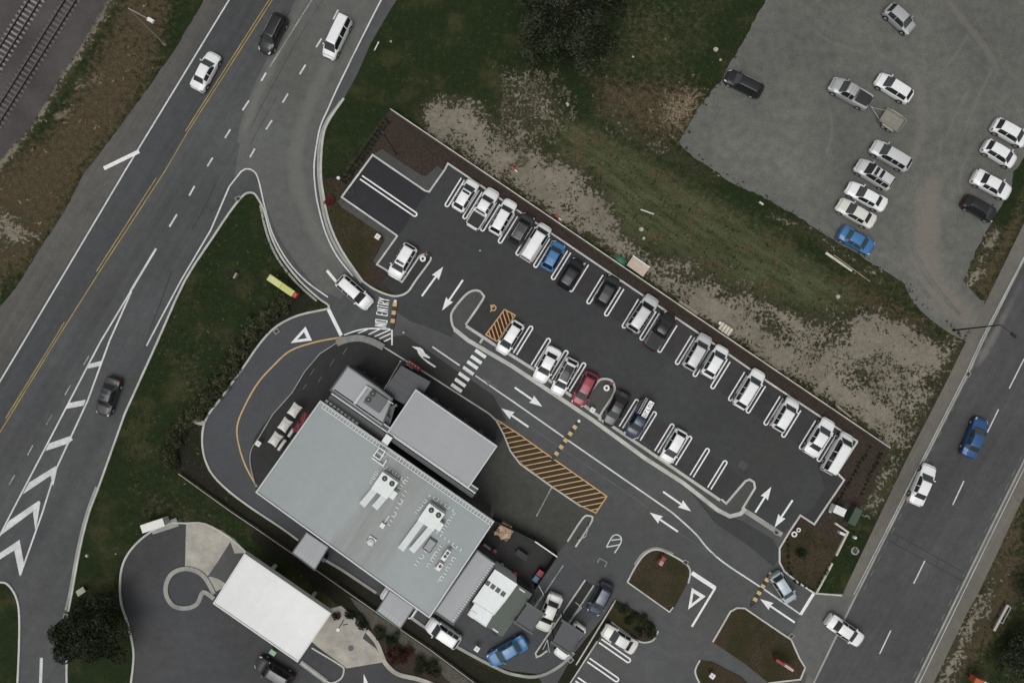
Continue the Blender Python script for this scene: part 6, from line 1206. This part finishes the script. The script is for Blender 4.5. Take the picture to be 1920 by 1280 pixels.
for pt, R_, kind, lab, seed in (((660,1146), .75, 'shrub', 'dark round shrub beside the white canopy corner', 1), ((682,1162), .95, 'shrub', 'dark shrub at the concrete edge, second from the canopy', 2), ((715,1186), .85, 'shrub', 'dark shrub in the middle of the fence bed', 3), ((737,1193), 1.05, 'shrub', 'dark olive shrub beneath the grey pickup canopy', 4), ((750,1224), 1.35, 'red', 'copper red shrub in the curved bed, biggest one', 5), ((735,1216), .8, 'red', 'smaller copper red shrub left of the biggest', 6), ((766,1214), .8, 'red', 'copper red shrub right above the biggest', 7), ((792,1240), 1.25, 'shrub', 'dark green shrub right of the copper shrubs', 8), ((622,377), .75, 'red2', 'crimson leaved shrub beside the entry kerb', 14), ((812,1256), 1.1, 'shrub', 'dark shrub furthest along the curved bed', 9), ((632,1152), .55, 'red', 'small brown shrub right at the canopy corner', 10), ((1500,1035), .7, 'shrub', 'low dark shrub inside the exit garden', 11), ((555,548), .7, 'hedge', 'bushy shrub next to the red end of the yellow sign', 12), ((538,534), .55, 'hedge', 'small shrub above the yellow green sign', 13)): shrub(lab, pt, R_, R_*.95, kind, int(520*R_*R_)+150, 300+seed, None, .10)
for i, (pt, R_) in enumerate((((1160,1136), .6), ((1174,1142), .7), ((1188,1152), .75), ((1202,1160), .8), ((1215,1172), .8), ((1218,1186), .65), ((1200,1180), .7), ((1178,1160), .6))): shrub('dark low shrub on the planted island above the off white sedan', pt, R_, .6, 'shrub', 260, 400+i, 'shrubs on the planted island', .10)
# young plants set out in rows in the mulch
sp_ = leafcloud([(0, 0, .14, .16), (.06, .05, .18, .12)], 34, .085, 5, .6, [.2, .5]); pm = None
def seedlings(lab, pts, grp):
    global pm
    for p in pts:
        c = P(*p)
        if pm is None: o = leafobj('seedling', sp_, LM['shrub']); pm = o.data
        else: o = link(bpy.data.objects.new('seedling', pm))
        o.location = (c.x, c.y, .01); rs = random.Random(int(p[0]*7+p[1])); s = rs.uniform(.8, 1.35); o.scale = (s, s, s); o.rotation_euler = (0, 0, rs.uniform(0, 6)); tag(o, lab, 'plant', grp)
row = lambda a, b, n, j=1.2: [(a[0]+(b[0]-a[0])*k/(n-1)+rg.uniform(-j, j), a[1]+(b[1]-a[1])*k/(n-1)+rg.uniform(-j, j)) for k in range(n)]
seedlings('small dark seedling in the double row left of the empty black bays', row((722,225),(642,340),17)+row((728,231),(650,343),17)+row((715,238),(655,322),11), 'seedlings left of the empty bays'); seedlings('small dark seedling in the row at the road end of the car park', row((1630,838),(1590,905),10)+row((1650,850),(1615,925),10)+row((1588,910),(1562,950),7), 'seedlings at the road end'); seedlings('small dark seedling along the edge of the exit garden', row((1475,1010),(1480,1075),7)+row((1490,1088),(1525,1106),5)+row((1556,1060),(1532,1100),6), 'seedlings in the exit garden')
# weeds and tufts too many to count
def scatter(name, n, region, mat, size, hmax, dens, seed, blades=5, flat=0.0, lean=.8):
    rs = np.random.default_rng(seed); x0, y0, x1, y1 = region; V_ = []; Fc = []; T_ = []; cnt = 0
    X = rs.uniform(x0, x1, n); Y = rs.uniform(y0, y1, n); keep = rs.random(n) < dens(X, Y)
    for x, y in zip(X[keep], Y[keep]):
        c = np.array(P(x, y)); s = size*rs.uniform(.5, 1.5); t0 = rs.uniform(0, 1)
        for k in range(blades):
            a = rs.uniform(0, 6.283); d = np.array((math.cos(a), math.sin(a), 0)); nn = np.array((-d[1], d[0], 0)); L = s*rs.uniform(.5, 1.2); w = L*rs.uniform(.12, .3); h = hmax*rs.uniform(.3, 1)
            b = c+d*s*.1*rs.random(); m_ = b+d*L*lean*.5+np.array((0, 0, h)); e = b+d*L*lean+np.array((0, 0, h*.55)); i = len(V_); V_ += [b-nn*w*.4, b+nn*w*.4, m_+nn*w, m_-nn*w, e]; Fc += [(i, i+1, i+2, i+3), (i+3, i+2, i+4)]; t = np.clip(t0*.7+rs.normal()*.15+.15, 0, 1); T_ += [t, t]
    V2 = [tuple(v+np.array((0, 0, .004))) for v in V_]; o = leafobj(name, (V2, Fc, T_), mat); o['kind'] = 'stuff'; return o
dsoil = lambda X, Y: np.max([soft(X, Y, p, s*1.6, w) for p, s, w in SOIL], 0); ddry = lambda X, Y: np.max([soft(X, Y, p, s, w) for p, s, w in DRY], 0); dstraw = lambda X, Y: np.max([soft(X, Y, p, s, w) for p, s, w in STRAW], 0)
ROADS = [[(a, b) for a, b in SHL]+[(-70,1080),(0,1090),(30,1115),(37,1210),(30,1400),(126,1400),(127,1150),(185,912)]+VERGE_R+[(645,632),(740,625)]+HWR, [(731,203),(1669,838),(1617,945),(1528,1112),(1470,1400),(830,1400),(240,1400),(226,1090),(320,979),(480,985),(472,955),(430,925),(400,893),(383,860),(378,830),(380,800),(390,774),(414,744),(454,689),(489,638),(519,608),(560,588),(618,575)], [(2010,250),(1919,420),(1808,646),(1652,960),(1470,1400),(1690,1400),(1815,1145),(1904,962),(1990,790)], [(1442,-110),(1397,70),(1273,268),(1340,320),(1467,390),(1550,442),(1705,537),(1803,622),(1848,564),(1806,525),(1880,380),(1930,285),(2080,270),(2080,-110)], [(-60,-60),(215,-60),(60,235),(-60,380)], [(560,1010),(1000,1400),(400,1400)], [(1525,1111),(1581,1113),(1600,1122),(1560,1220),(1527,1276),(1500,1250),(1480,1195),(1501,1152)], [(320,977),(360,977),(430,1002),(500,1050),(560,1010),(560,1400),(240,1400),(226,1090),(250,1025)]]
def free(X, Y, m_=3):
    k = np.ones(X.shape, bool)
    for rd in ROADS: k &= inpoly(X, Y, rd) < -m_
    return k
def vn(X, Y, s=26.0, seed=5):
    # smooth random clumps, so tufts gather and thin out unevenly
    gr_ = np.random.default_rng(seed).random((160, 160)); out = 0
    for sc, w in ((s, .6), (s/2.7, .4)):
        x = (X+400)/sc; y = (Y+400)/sc; i = x.astype(int) % 158; j = y.astype(int) % 158; a = x-np.floor(x); b = y-np.floor(y); a = a*a*(3-2*a); b = b*b*(3-2*b)
        out = out+w*((gr_[i, j]*(1-a)+gr_[i+1, j]*a)*(1-b)+(gr_[i, j+1]*(1-a)+gr_[i+1, j+1]*a)*b)
    return np.clip((out-.42)*3.2, 0, 1)
nz = lambda X, Y: .5+.5*np.sin(X*.061+np.sin(Y*.083)*2)*np.sin(Y*.057+np.sin(X*.041)*2)
scatter('weeds', 60000, (780,140,1830,880), LM['weed'], .19, .12, lambda X, Y: free(X, Y)*np.clip(dsoil(X, Y)*1.6, 0, 1)*np.clip(1.45-dsoil(X, Y)*1.35, 0.03, 1)*(.02+1.15*vn(X, Y)), 3, 4)
scatter('grass', 60000, (230,-40,1960,1300), LM['grassy'], .24, .13, lambda X, Y: free(X, Y)*np.clip(1-dsoil(X, Y)-.55*ddry(X, Y), 0, 1)*(.10+.5*vn(X, Y, 60, 9)), 4, 4)
scatter('dry_grass', 26000, (-40,-40,1960,1300), LM['straw'], .30, .16, lambda X, Y: free(X, Y)*np.clip(ddry(X, Y)-.3, 0, 1)*(.06+.40*vn(X, Y, 40, 3))+.9*free(X, Y)*dstraw(X, Y), 6, 4)
scatter('reeds', 3600, (940,130,1080,330), LM['twig'], .34, .25, lambda X, Y: free(X, Y)*np.clip(soft(X, Y, SOIL[1][0], 30), 0, 1)*vn(X, Y), 7, 4)
scatter('rough_edge', 9000, (1255,-30,1960,660), LM['weed'], .22, .12, lambda X, Y: ((X < 1720) & (inpoly(X, Y, ROADS[3]) < 6) & (inpoly(X, Y, ROADS[3]) > -14) & (inpoly(X, Y, ROADS[2]) < -3))*.55, 8)
scatter('verge_tufts', 20000, (230,350,700,1290), LM['hedge'], .20, .10, lambda X, Y: free(X, Y)*.10, 9, 4)
ISL = [[(1180,1090),(1210,1042),(1232,1034),(1285,1060),(1290,1085),(1258,1140)], [(1342,1200),(1382,1144),(1395,1144),(1480,1201),(1503,1250),(1440,1273)], [(625,345),(668,405),(712,436),(690,495),(680,520),(625,415)], [(1480,1003),(1512,988),(1568,1020),(1528,1100),(1468,1060)]]
scatter('garden_weeds', 30000, (600,330,1580,1290), LM['weed'], .20, .10, lambda X, Y: np.max([inpoly(X, Y, p) > 2 for p in ISL], 0)*.5*nz(X*2, Y*2), 10, 4)
